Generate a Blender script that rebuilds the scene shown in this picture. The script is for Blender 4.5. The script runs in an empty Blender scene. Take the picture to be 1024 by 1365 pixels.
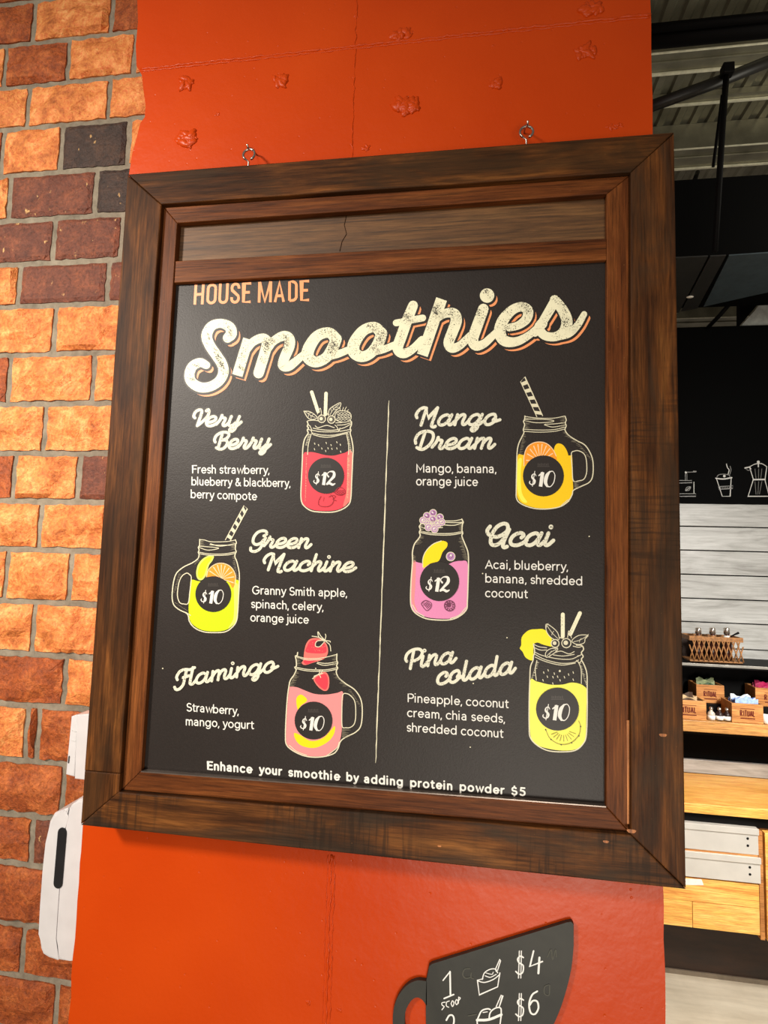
import bpy, bmesh, math, random
import numpy as np
from mathutils import Vector, Matrix
from mathutils.geometry import tessellate_polygon
random.seed(7)
C = bpy.context.scene.collection
SC = bpy.context.scene

# ------------------------------------------------------------------ camera
F_PX, CX, CY, EYE = 767.0, 512.0, 682.5, 1.9
AX = Vector((0.98881538, 0.01617459, -0.14826509)); AZ = Vector((0.02944133, -0.99570939, 0.08772696))
AY = AZ.cross(AX)                       # world axes seen in camera space (x right, y down, z forward)
cam_d = bpy.data.cameras.new('camera'); cam = bpy.data.objects.new('camera', cam_d); C.objects.link(cam)
cam_d.sensor_fit = 'VERTICAL'; cam_d.sensor_height = 36; cam_d.lens = F_PX*36/1365
cam_d.clip_start = 0.05; cam_d.clip_end = 60
right = Vector((AX.x, AY.x, AZ.x)); down = Vector((AX.y, AY.y, AZ.y)); fwd = Vector((AX.z, AY.z, AZ.z))
m3 = Matrix((right, -down, -fwd)).transposed()
cam.matrix_world = Matrix.Translation((0, 0, EYE)) @ m3.to_4x4()
SC.camera = cam

# ------------------------------------------------------------------ world, lights, exposure
def lin(c):
    return tuple(((v/255)/12.92 if v/255 <= .04045 else ((v/255+.055)/1.055)**2.4) for v in c)
W = bpy.data.worlds.new('world'); SC.world = W; W.use_nodes = True
bg = W.node_tree.nodes['Background']; bg.inputs[0].default_value = (1.0, .87, .74, 1); bg.inputs[1].default_value = .16
def area(name, loc, target, size, power, color, sy=None, spread=180):
    l = bpy.data.lights.new(name, 'AREA'); l.energy = power; l.color = color; l.size = size
    if sy: l.shape = 'RECTANGLE'; l.size_y = sy
    l.spread = math.radians(spread)
    o = bpy.data.objects.new(name, l); C.objects.link(o); o.location = loc
    o.rotation_euler = (Vector(target)-Vector(loc)).to_track_quat('-Z', 'Y').to_euler(); return o
area('ceiling_light', (-.78, -2.0, 3.1), (-.2, .9, 1.9), .45, 14.5, (1, .94, .86), .9)
area('brick_light', (-1.7, -.9, 3.0), (-.95, 1.05, 2.0), .3, 15, (1, .91, .80), spread=70)
area('low_fill', (.5, -1.9, .5), (.1, .93, 1.2), 1.0, 20, (1, .92, .80), .8, spread=110)  # added fill from low behind the camera, brightens the column foot
area('counter_light', (1.6, 1.1, 2.35), (1.25, 3.2, 1.0), .35, 19, (1, .96, .90), spread=100)
area('floor_fill', (2.1, 1.5, 2.6), (1.15, 2.75, .1), .3, 9, (1, .95, .87), spread=70)  # added fill to lift the floor and drawer fronts
area('deck_light', (1.9, 2.0, 3.3), (1.35, 3.0, 4.3), .3, 9.0, (1, .95, .80), .8)
SC.view_settings.view_transform = 'Standard'; SC.view_settings.look = 'None'
SC.view_settings.gamma = 1; SC.view_settings.use_curve_mapping = False; SC.view_settings.exposure = 0.0

# ------------------------------------------------------------------ helpers
def at(px, py, Y):
    """world point at depth Y seen at a photo position"""
    d = Vector(((px-CX)/F_PX, (py-CY)/F_PX, 1))
    w = Vector((AX.dot(d), AY.dot(d), AZ.dot(d)))
    return Vector((w.x/w.y*Y, Y, EYE + w.z/w.y*Y))
def zat(px, py, Y): return at(px, py, Y).z
def xat(px, py, Y): return at(px, py, Y).x

def tag(o, label=None, cat=None, group=None, kind=None):
    if label: o['label'] = label
    if cat: o['category'] = cat
    if group: o['group'] = group
    if kind: o['kind'] = kind
    return o
def thing(name, loc, label, cat, group=None):
    o = bpy.data.objects.new(name, None); C.objects.link(o); o.location = loc; o.empty_display_size = .05
    return tag(o, label, cat, group)
def link(name, me, parent=None, mats=(), label=None):
    for m in mats: me.materials.append(m)
    o = bpy.data.objects.new(name, me); C.objects.link(o)
    if parent:
        o.parent = parent; o.matrix_parent_inverse = Matrix.Translation(-wloc(parent))
    if label: o['label'] = label
    return o
def wloc(o):
    v = Vector(o.location)
    return v
def frombm(name, bm, mats, parent=None, label=None, smooth=False):
    bmesh.ops.recalc_face_normals(bm, faces=bm.faces)
    me = bpy.data.meshes.new(name); bm.to_mesh(me); bm.free()
    if smooth:
        for p in me.polygons: p.use_smooth = True
    if not isinstance(mats, (list, tuple)): mats = [mats]
    return link(name, me, parent, mats, label)
def bm_box(bm, x0, x1, y0, y1, z0, z1, bev=0, mi=0):
    r = bmesh.ops.create_cube(bm, size=1)
    for v in r['verts']:
        v.co = Vector((x0+(v.co.x+.5)*(x1-x0), y0+(v.co.y+.5)*(y1-y0), z0+(v.co.z+.5)*(z1-z0)))
    fs = {f for v in r['verts'] for f in v.link_faces}
    for f in fs: f.material_index = mi
    if bev:
        es = {e for v in r['verts'] for e in v.link_edges}
        bmesh.ops.bevel(bm, geom=list(es), offset=bev, segments=2, affect='EDGES', profile=.5)
def box(name, x0, x1, y0, y1, z0, z1, mat, parent=None, bev=0, label=None):
    bm = bmesh.new(); bm_box(bm, x0, x1, y0, y1, z0, z1, bev)
    return frombm(name, bm, mat, parent, label)
def bm_prism(bm, pts, y0, y1, bev=0, mi=0):
    """polygon of (x,z) extruded from y0 to y1"""
    a = [bm.verts.new((p[0], y0, p[1])) for p in pts]; b = [bm.verts.new((p[0], y1, p[1])) for p in pts]
    n = len(pts)
    tri = tessellate_polygon([[Vector((p[0], p[1], 0)) for p in pts]])
    front = []
    if n <= 8 or bev:
        front.append(bm.faces.new(a)); bm.faces.new(b[::-1])
    else:
        for t in tri:
            try: bm.faces.new([a[i] for i in t]); bm.faces.new([b[i] for i in t][::-1])
            except ValueError: pass
    for i in range(n):
        bm.faces.new((a[i], b[i], b[(i+1) % n], a[(i+1) % n]))
    if bev:
        es = [e for f in front for e in f.edges]
        bmesh.ops.bevel(bm, geom=es, offset=bev, segments=3, affect='EDGES', profile=.5)
def prism(name, pts, y0, y1, mat, parent=None, bev=0, label=None, smooth=False):
    bm = bmesh.new(); bm_prism(bm, pts, y0, y1, bev); return frombm(name, bm, mat, parent, label, smooth)
def bm_tube(bm, pts, r, n=8, closed=False, caps=True):
    pts = [Vector(p) for p in pts]; rings = []; N = len(pts); rr = r if isinstance(r, (list, tuple)) else [r]*N
    up = None
    for i, p in enumerate(pts):
        if closed: t = pts[(i+1) % N]-pts[i-1]
        else: t = pts[min(i+1, N-1)]-pts[max(i-1, 0)]
        t.normalize()
        if up is None: up = Vector((0, 0, 1)) if abs(t.z) < .9 else Vector((0, 1, 0))
        a = t.cross(up).normalized(); b = a.cross(t).normalized(); up = b
        rings.append([bm.verts.new(p+(a*math.cos(q)+b*math.sin(q))*rr[i]) for q in [2*math.pi*k/n for k in range(n)]])
    for i in range(N if closed else N-1):
        A, B = rings[i], rings[(i+1) % N]
        for k in range(n): bm.faces.new((A[k], A[(k+1) % n], B[(k+1) % n], B[k]))
    if caps and not closed: bm.faces.new(rings[0]); bm.faces.new(rings[-1][::-1])
def tube(name, pts, r, mat, parent=None, n=8, closed=False, label=None):
    bm = bmesh.new(); bm_tube(bm, pts, r, n, closed); return frombm(name, bm, mat, parent, label, True)
def bm_lathe(bm, c, prof, n=16, mi=0):
    """prof: (radius, z) list"""
    rings = [[bm.verts.new((c[0]+r*math.cos(2*math.pi*k/n), c[1]+r*math.sin(2*math.pi*k/n), c[2]+z)) for k in range(n)] for r, z in prof]
    for A, B in zip(rings, rings[1:]):
        for k in range(n): bm.faces.new((A[k], A[(k+1) % n], B[(k+1) % n], B[k])).material_index = mi
    bm.faces.new(rings[0][::-1]).material_index = mi; bm.faces.new(rings[-1]).material_index = mi
def cr(pts, closed=False, n=6):
    """Catmull-Rom"""
    P = [tuple(p) for p in pts]
    if len(P) < 3: return P
    out = []; N = len(P); rng = range(N) if closed else range(N-1)
    for i in rng:
        p1, p2 = P[i], P[(i+1) % N]
        p0 = P[i-1] if (closed or i > 0) else tuple(2*a-b for a, b in zip(p1, p2))
        p3 = P[(i+2) % N] if (closed or i+2 < N) else tuple(2*b-a for a, b in zip(p1, p2))
        for k in range(n):
            t = k/n
            out.append(tuple(.5*((2*b)+(c-a)*t+(2*a-5*b+4*c-d)*t*t+(-a+3*b-3*c+d)*t**3) for a, b, c, d in zip(p0, p1, p2, p3)))
    if not closed: out.append(P[-1])
    return out

# ------------------------------------------------------------------ materials
class NT:
    def __init__(s, name):
        s.m = bpy.data.materials.new(name); s.m.use_nodes = True; s.t = s.m.node_tree; s.n = s.t.nodes
        s.b = s.n['Principled BSDF']
    def new(s, t, **k):
        x = s.n.new(t)
        for a, v in k.items(): setattr(x, a, v)
        return x
    def l(s, a, b): s.t.links.new(a, b)
    def coord(s, scale=(1, 1, 1), rnd=0):
        g = s.new('ShaderNodeNewGeometry'); m = s.new('ShaderNodeMapping'); m.inputs['Scale'].default_value = scale
        s.l(g.outputs['Position'], m.inputs['Vector'])
        if rnd:
            oi = s.new('ShaderNodeObjectInfo'); mu = s.new('ShaderNodeMath', operation='MULTIPLY'); mu.inputs[1].default_value = rnd
            s.l(oi.outputs['Random'], mu.inputs[0]); s.l(mu.outputs[0], m.inputs['Location'])
        return m.outputs['Vector']
    def noise(s, vec, scale, detail=4, rough=.55, dist=0):
        x = s.new('ShaderNodeTexNoise'); x.inputs['Scale'].default_value = scale; x.inputs['Detail'].default_value = detail
        x.inputs['Roughness'].default_value = rough; x.inputs['Distortion'].default_value = dist
        s.l(vec, x.inputs['Vector']); return x.outputs['Fac']
    def ramp(s, fac, stops):
        r = s.new('ShaderNodeValToRGB'); e = r.color_ramp.elements
        while len(e) < len(stops): e.new(.5)
        for k, (p, c) in zip(e, stops): k.position = p; k.color = (*lin(c), 1) if len(c) == 3 else c
        s.l(fac, r.inputs['Fac']); return r.outputs['Color']
    def mix(s, fac, a, b, mode='MIX'):
        x = s.new('ShaderNodeMix', data_type='RGBA', blend_type=mode)
        for inp, v in ((x.inputs[0], fac), (x.inputs[6], a), (x.inputs[7], b)):
            if hasattr(v, 'is_linked') or hasattr(v, 'links'): s.l(v, inp)
            elif isinstance(v, (int, float)): inp.default_value = v
            else: inp.default_value = (*lin(v), 1)
        return x.outputs[2]
    def bump(s, h, strength=.3, dist=.01, prev=None):
        x = s.new('ShaderNodeBump'); x.inputs['Strength'].default_value = strength; x.inputs['Distance'].default_value = dist
        s.l(h, x.inputs['Height'])
        if prev: s.l(prev, x.inputs['Normal'])
        return x.outputs['Normal']
    def base(s, c):
        if isinstance(c, tuple): s.b.inputs['Base Color'].default_value = (*lin(c), 1)
        else: s.l(c, s.b.inputs['Base Color'])
    def set(s, rough=.5, metal=0, spec=.5):
        s.b.inputs['Roughness'].default_value = rough; s.b.inputs['Metallic'].default_value = metal
        s.b.inputs['Specular IOR Level'].default_value = spec; return s
_pm = {}
def plain(name, c, rough=.6, metal=0, spec=.4, var=.08, scale=30):
    if name in _pm: return _pm[name]
    t = NT(name); v = t.coord(); n = t.noise(v, scale, 3)
    lo = tuple(x*(1-var) for x in c); hi = tuple(min(255, x*(1+var)) for x in c)
    t.base(t.ramp(n, [(.3, lo), (.7, hi)])); t.set(rough, metal, spec)
    t.l(t.bump(n, .08, .002), t.b.inputs['Normal'])
    _pm[name] = t.m; return t.m

def wood(name, stops, axis, rough=.38, fine=1.0, bumpy=.25, stain=None, spec=.45, sc=1.0, saw=False):
    t = NT(name)
    s = {'x': (1.5, 14, 14), 'z': (14, 14, 1.5)}[axis]
    n1 = t.noise(t.coord(tuple(q*sc for q in s), rnd=37), 2.2, 6, .6, .6)
    s2 = {'x': (7, 190, 190), 'z': (190, 190, 7)}[axis]
    n2 = t.noise(t.coord(s2, rnd=11), 1.6, 6, .7)
    col = t.ramp(n1, stops)
    col = t.mix(.75, col, t.ramp(n2, [(.30, (40, 40, 40)), (.64, (224, 224, 224))]), 'OVERLAY')
    if stain:
        s5 = {'x': (3.2, 12, 12), 'z': (12, 12, 3.2)}[axis]
        n3 = t.noise(t.coord(s5, rnd=21), 1.1, 5, .62, 1.0)
        col = t.mix(t.ramp(n3, [(.44, (0, 0, 0)), (.60, (215, 215, 215))]), col, stain)
        n6 = t.noise(t.coord((9, 9, 9), rnd=3), 1.0, 3, .5)      # darker handled patches
        col = t.mix(t.ramp(n6, [(.5, (0, 0, 0)), (.64, (150, 150, 150))]), col, (34, 22, 13))
    if saw:
        s7 = {'x': (150, 9, 9), 'z': (9, 9, 150)}[axis]
        n7 = t.noise(t.coord(s7, rnd=7), 1, 3, .6); n8 = t.noise(t.coord((4, 4, 4), rnd=31), 1.3, 2, .5)
        f = t.mix(1.0, t.ramp(n7, [(.50, (0, 0, 0)), (.60, (200, 200, 200))]), t.ramp(n8, [(.46, (0, 0, 0)), (.56, (255, 255, 255))]), 'MULTIPLY')
        col = t.mix(f, col, (38, 27, 18))
    n4 = t.noise(t.coord((30, 30, 30)), 6, 2, .5)
    col = t.mix(t.ramp(n4, [(.74, (0, 0, 0)), (.78, (110, 110, 110))]), col, (170, 120, 70))
    t.base(col); t.set(rough, 0, spec)
    nb = t.bump(n2, bumpy, .0015); nb = t.bump(n1, .3, .002, nb)
    t.l(nb, t.b.inputs['Normal']); return t.m
M = {}
DK = [(.28, (38, 21, 9)), (.44, (68, 38, 16)), (.58, (102, 60, 26)), (.74, (142, 90, 42))]
M['frame_h'] = wood('frame_wood_across', DK, 'x', .55, stain=(54, 38, 22), spec=.12)
M['frame_low'] = wood('frame_wood_sawn', DK, 'x', .55, stain=(52, 44, 34), spec=.14, saw=True)
M['frame_v'] = wood('frame_wood_upright', DK, 'z', .55, stain=(58, 38, 21), spec=.12)
M['frame_right'] = wood('frame_wood_right', DK, 'z', .55, stain=(62, 46, 32), spec=.14, saw=True)
RD = [(.25, (64, 31, 12)), (.5, (100, 53, 22)), (.75, (134, 78, 36))]
M['rail_h'] = wood('rail_wood_across', RD, 'x', .5, spec=.15)
M['rail_v'] = wood('rail_wood_upright', RD, 'z', .5, spec=.15)
M['pale'] = wood('pale_orange_wood', [(.3, (150, 84, 34)), (.7, (196, 122, 58))], 'z', .5)
M['panel'] = wood('panel_wood', [(.25, (70, 46, 24)), (.5, (96, 64, 34)), (.75, (122, 86, 48))], 'x', .55, bumpy=.15)

def orange_paint():
    t = NT('orange_paint'); v = t.coord()
    n = t.noise(v, 3, 3); t.base(t.ramp(n, [(.3, (190, 59, 2)), (.7, (200, 68, 6))]))
    t.set(.36, 0, .25)
    n1 = t.noise(v, 14, 4, .6); n2 = t.noise(v, 120, 3, .6)
    vo = t.new('ShaderNodeTexVoronoi'); vo.inputs['Scale'].default_value = 42; t.l(v, vo.inputs['Vector'])
    pit = t.ramp(vo.outputs['Distance'], [(.03, (0, 0, 0)), (.09, (255, 255, 255))])
    nb = t.bump(n1, .25, .006); nb = t.bump(n2, .16, .0012, nb); nb = t.bump(pit, .35, .0015, nb)
    t.l(nb, t.b.inputs['Normal']); return t.m
M['orange'] = orange_paint()
def brick_mat(name, stops, speck=None, dark=(150, 80, 30)):
    t = NT(name); v = t.coord(rnd=53)
    n = t.noise(v, 26, 5, .65, .5); col = t.ramp(n, stops)
    n2 = t.noise(v, 150, 4, .7)
    col = t.mix(.6, col, t.ramp(n2, [(.3, (60, 60, 60)), (.7, (205, 205, 205))]), 'OVERLAY')
    n3 = t.noise(v, 210, 2, .5)
    col = t.mix(t.ramp(n3, [(.69, (0, 0, 0)), (.74, (220, 220, 220))]), col, dark)
    if speck:
        n4 = t.noise(t.coord((70, 70, 38), rnd=9), 1.0, 3, .6)
        col = t.mix(t.ramp(n4, [(.66, (0, 0, 0)), (.72, (255, 255, 255))]), col, speck)
    t.base(col); t.set(.62, 0, .4)
    vo = t.new('ShaderNodeTexVoronoi', feature='DISTANCE_TO_EDGE'); vo.inputs['Scale'].default_value = 34; wv = t.noise(v, 12, 3, .6, 2.0)
    mx_ = t.new('ShaderNodeVectorMath', operation='ADD'); t.l(v, mx_.inputs[0]); sc_ = t.new('ShaderNodeVectorMath', operation='SCALE'); sc_.inputs['Scale'].default_value = .12; t.l(wv, sc_.inputs[0]); t.l(sc_.outputs[0], mx_.inputs[1]); t.l(mx_.outputs[0], vo.inputs['Vector'])
    crk = t.ramp(vo.outputs['Distance'], [(.0, (0, 0, 0)), (.05, (255, 255, 255))])
    nb = t.bump(n, .6, .009); nb = t.bump(n2, .8, .0035, nb)
    if not speck: nb = t.bump(crk, .35, .003, nb)
    t.l(nb, t.b.inputs['Normal']); return t.m
M['br_o'] = brick_mat('orange_brick', [(.28, (184, 98, 42)), (.5, (222, 142, 72)), (.7, (244, 182, 110))])
M['br_d'] = brick_mat('rust_brick', [(.28, (134, 60, 24)), (.5, (174, 86, 36)), (.72, (206, 118, 58))])
M['br_r'] = brick_mat('red_brown_brick', [(.25, (92, 48, 36)), (.5, (120, 66, 46)), (.75, (150, 84, 54))], (214, 170, 110), (60, 34, 24))
M['br_k'] = brick_mat('burnt_brick', [(.25, (46, 34, 30)), (.5, (68, 50, 42)), (.75, (94, 66, 50))], (190, 150, 96), (26, 20, 18))
def mortar():
    t = NT('mortar'); v = t.coord(); n = t.noise(v, 60, 5, .65); n2 = t.noise(v, 9, 3)
    t.base(t.mix(.5, t.ramp(n, [(.3, (100, 92, 80)), (.7, (156, 146, 128))]), t.ramp(n2, [(.3, (100, 92, 80)), (.7, (152, 142, 124))])))
    t.set(.9, 0, .2); t.l(t.bump(n, .6, .004, t.bump(n2, .5, .01)), t.b.inputs['Normal']); return t.m
M['mortar'] = mortar()
def poster_mat():
    t = NT('printed_board'); v = t.coord(); n = t.noise(v, 400, 3, .6); n2 = t.noise(v, 5, 3)
    t.base(t.mix(.4, t.ramp(n2, [(.3, (37, 31, 28)), (.7, (44, 37, 34))]), t.ramp(n, [(.3, (35, 30, 28)), (.7, (47, 41, 38))])))
    t.set(.46, 0, .3); t.l(t.bump(n, .5, .0005, t.bump(n2, .1, .01)), t.b.inputs['Normal']); return t.m
M['poster'] = poster_mat()
def print_mat(name, c, worn=0, rough=.42, wc=(46, 40, 37)):
    t = NT(name); col = lin(c)
    t.b.inputs['Base Color'].default_value = (*col, 1)
    if worn:
        v = t.coord(); n = t.noise(v, 420, 4, .75); n2 = t.noise(v, 45, 2, .5)
        k = t.ramp(n, [(worn-.03, (0, 0, 0)), (worn, (255, 255, 255))]); k2 = t.ramp(n2, [(.45, (0, 0, 0)), (.55, (255, 255, 255))])
        f = t.mix(1.0, k, k2, 'MULTIPLY'); t.base(t.mix(f, c, wc))
    t.set(rough, 0, .4); return t.m
P_CREAM = print_mat('cream_ink', (246, 242, 208), .60)
P_HEAD = print_mat('heading_ink', (230, 228, 206), .58, wc=(120, 114, 96))
P_WHITE = print_mat('white_ink', (238, 236, 228))
P_LINE = print_mat('line_ink', (226, 220, 190))
P_SOFT = print_mat('soft_line_ink', (140, 132, 112))
P_ORANGE = print_mat('orange_ink', (250, 160, 104))
P_DARK = print_mat('dark_ink', (37, 31, 28), rough=.46)
P_RED = print_mat('red_ink', (232, 62, 78)); P_DRED = print_mat('deep_red_ink', (150, 28, 44)); P_PINKR = print_mat('coral_ink', (240, 120, 110))
P_LIME = print_mat('lime_ink', (206, 226, 14)); P_PLIME = print_mat('pale_lime_ink', (222, 236, 110))
P_PINK = print_mat('pink_ink', (236, 146, 146)); P_MAUVE = print_mat('mauve_ink', (228, 140, 186)); P_YEL = print_mat('yellow_ink', (250, 222, 10))
P_GOLD = print_mat('gold_ink', (250, 206, 20)); P_LEMON = print_mat('lemon_ink', (248, 244, 84)); P_BRIGHT = print_mat('bright_yellow_ink', (248, 236, 12))
P_OR2 = print_mat('slice_ink', (246, 156, 40)); P_PURP = print_mat('purple_ink', (186, 140, 190)); P_DPURP = print_mat('plum_ink', (110, 50, 80))
P_PALE = print_mat('pale_cream_ink', (250, 214, 170)); P_FAINT = print_mat('faint_ink', (74, 68, 64)); P_OLIVE = print_mat('olive_ink', (150, 140, 30))
PM = [P_CREAM, P_HEAD, P_WHITE, P_LINE, P_SOFT, P_ORANGE, P_DARK, P_RED, P_DRED, P_PINKR, P_LIME, P_PLIME, P_PINK, P_MAUVE, P_YEL, P_GOLD,
      P_LEMON, P_BRIGHT, P_OR2, P_PURP, P_DPURP, P_PALE, P_FAINT, P_OLIVE]

# ------------------------------------------------------------------ flat print
class Ink:
    """flat ink shapes lying on a plane y = Y, given in photo positions through a crop (ox, oy, scale)"""
    def __init__(s, Y, z0=0.0002):
        s.v = []; s.f = []; s.mi = []; s.used = []; s.Y = Y; s.k = 0; s.z0 = z0; s.ox = s.oy = 0; s.s = 1; s.dx = s.dy = 0
    def at(s, ox, oy, sc): s.ox, s.oy, s.s = ox, oy, sc; return s
    def w(s, p):
        q = at(s.ox+p[0]/s.s+s.dx, s.oy+p[1]/s.s+s.dy, s.Y); return (q.x, q.z)
    def idx(s, m):
        if m not in s.used: s.used.append(m)
        return s.used.index(m)
    def layer(s):
        if not s.lock: s.k += 1
        return s.Y - s.z0 - s.k*1.1e-5
    lock = False
    def _old(s): s.k += 1; return s.Y - s.z0 - s.k*1.2e-5
    def poly(s, pts2, m, y=None):
        y = y or s.layer(); b = len(s.v); s.v += [(p[0], y, p[1]) for p in pts2]
        for t in tessellate_polygon([[Vector((p[0], p[1], 0)) for p in pts2]]):
            s.f.append(tuple(b+i for i in t)); s.mi.append(s.idx(m))
    def F(s, pts, m, smooth=True, n=5): s.poly([s.w(p) for p in (cr(pts, True, n) if smooth else pts)], m)
    def disc(s, c, r, m, n=28, ry=None, rot=0):
        ry = ry or r; a = math.radians(rot)
        s.poly([s.w((c[0]+r*math.cos(q)*math.cos(a)-ry*math.sin(q)*math.sin(a), c[1]+r*math.cos(q)*math.sin(a)+ry*math.sin(q)*math.cos(a))) for q in [2*math.pi*i/n for i in range(n)]], m)
    def ring(s, c, r, w, m, ry=None, n=20, rot=0):
        ry = ry or r; a = math.radians(rot)
        s.S([(c[0]+r*math.cos(q)*math.cos(a)-ry*math.sin(q)*math.sin(a), c[1]+r*math.cos(q)*math.sin(a)+ry*math.sin(q)*math.cos(a)) for q in [2*math.pi*i/n for i in range(n)]], w, m, closed=True, smooth=False)
    def S(s, pts, w, m, closed=False, smooth=True, cap=True, n=5):
        """stroke; w in photo pixels (number or list over points)"""
        W_ = w if isinstance(w, (list, tuple)) else [w]*len(pts)
        P = [(p[0], p[1], ww) for p, ww in zip(pts, W_)]
        Q = cr(P, closed, n) if smooth else P
        pix = [((a/s.s), (b/s.s), c) for a, b, c in Q]
        N = len(pix); L = []; R = []; y = s.layer(); b0 = len(s.v)
        for i in range(N):
            if closed: a, c = pix[i-1], pix[(i+1) % N]
            else: a, c = pix[max(i-1, 0)], pix[min(i+1, N-1)]
            tx, ty = c[0]-a[0], c[1]-a[1]; l = math.hypot(tx, ty) or 1; nx, ny = -ty/l, tx/l; h = pix[i][2]/2
            if not smooth and 0 < i < N-1:     # mitre
                e = (pix[i][0]-pix[i-1][0], pix[i][1]-pix[i-1][1]); le = math.hypot(*e) or 1
                cs = abs(e[0]/le*tx/l+e[1]/le*ty/l); h = h/max(cs, .6)
            for sg in (1, -1):
                q = at(s.ox+pix[i][0]+nx*h*sg+s.dx, s.oy+pix[i][1]+ny*h*sg+s.dy, s.Y); s.v.append((q.x, y-8e-6*i/N, q.z))
        mi = s.idx(m)
        for i in range(N if closed else N-1):
            j = (i+1) % N; s.f.append((b0+2*i, b0+2*i+1, b0+2*j+1, b0+2*j)); s.mi.append(mi)
        if cap and not closed:
            for i in (0, N-1):
                r = pix[i][2]/2; k = 12
                s.poly([(lambda q: (q.x, q.z))(at(s.ox+pix[i][0]+r*math.cos(t)+s.dx, s.oy+pix[i][1]+r*math.sin(t)+s.dy, s.Y)) for t in [2*math.pi*u/k for u in range(k)]], m, y-(9.5e-6 if i else 1.5e-6))
    def build(s, name, parent, label=None):
        me = bpy.data.meshes.new(name); me.from_pydata(s.v, [], s.f)
        for p, i in zip(me.polygons, s.mi): p.material_index = i
        me.update(); return link(name, me, parent, s.used, label)

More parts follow.
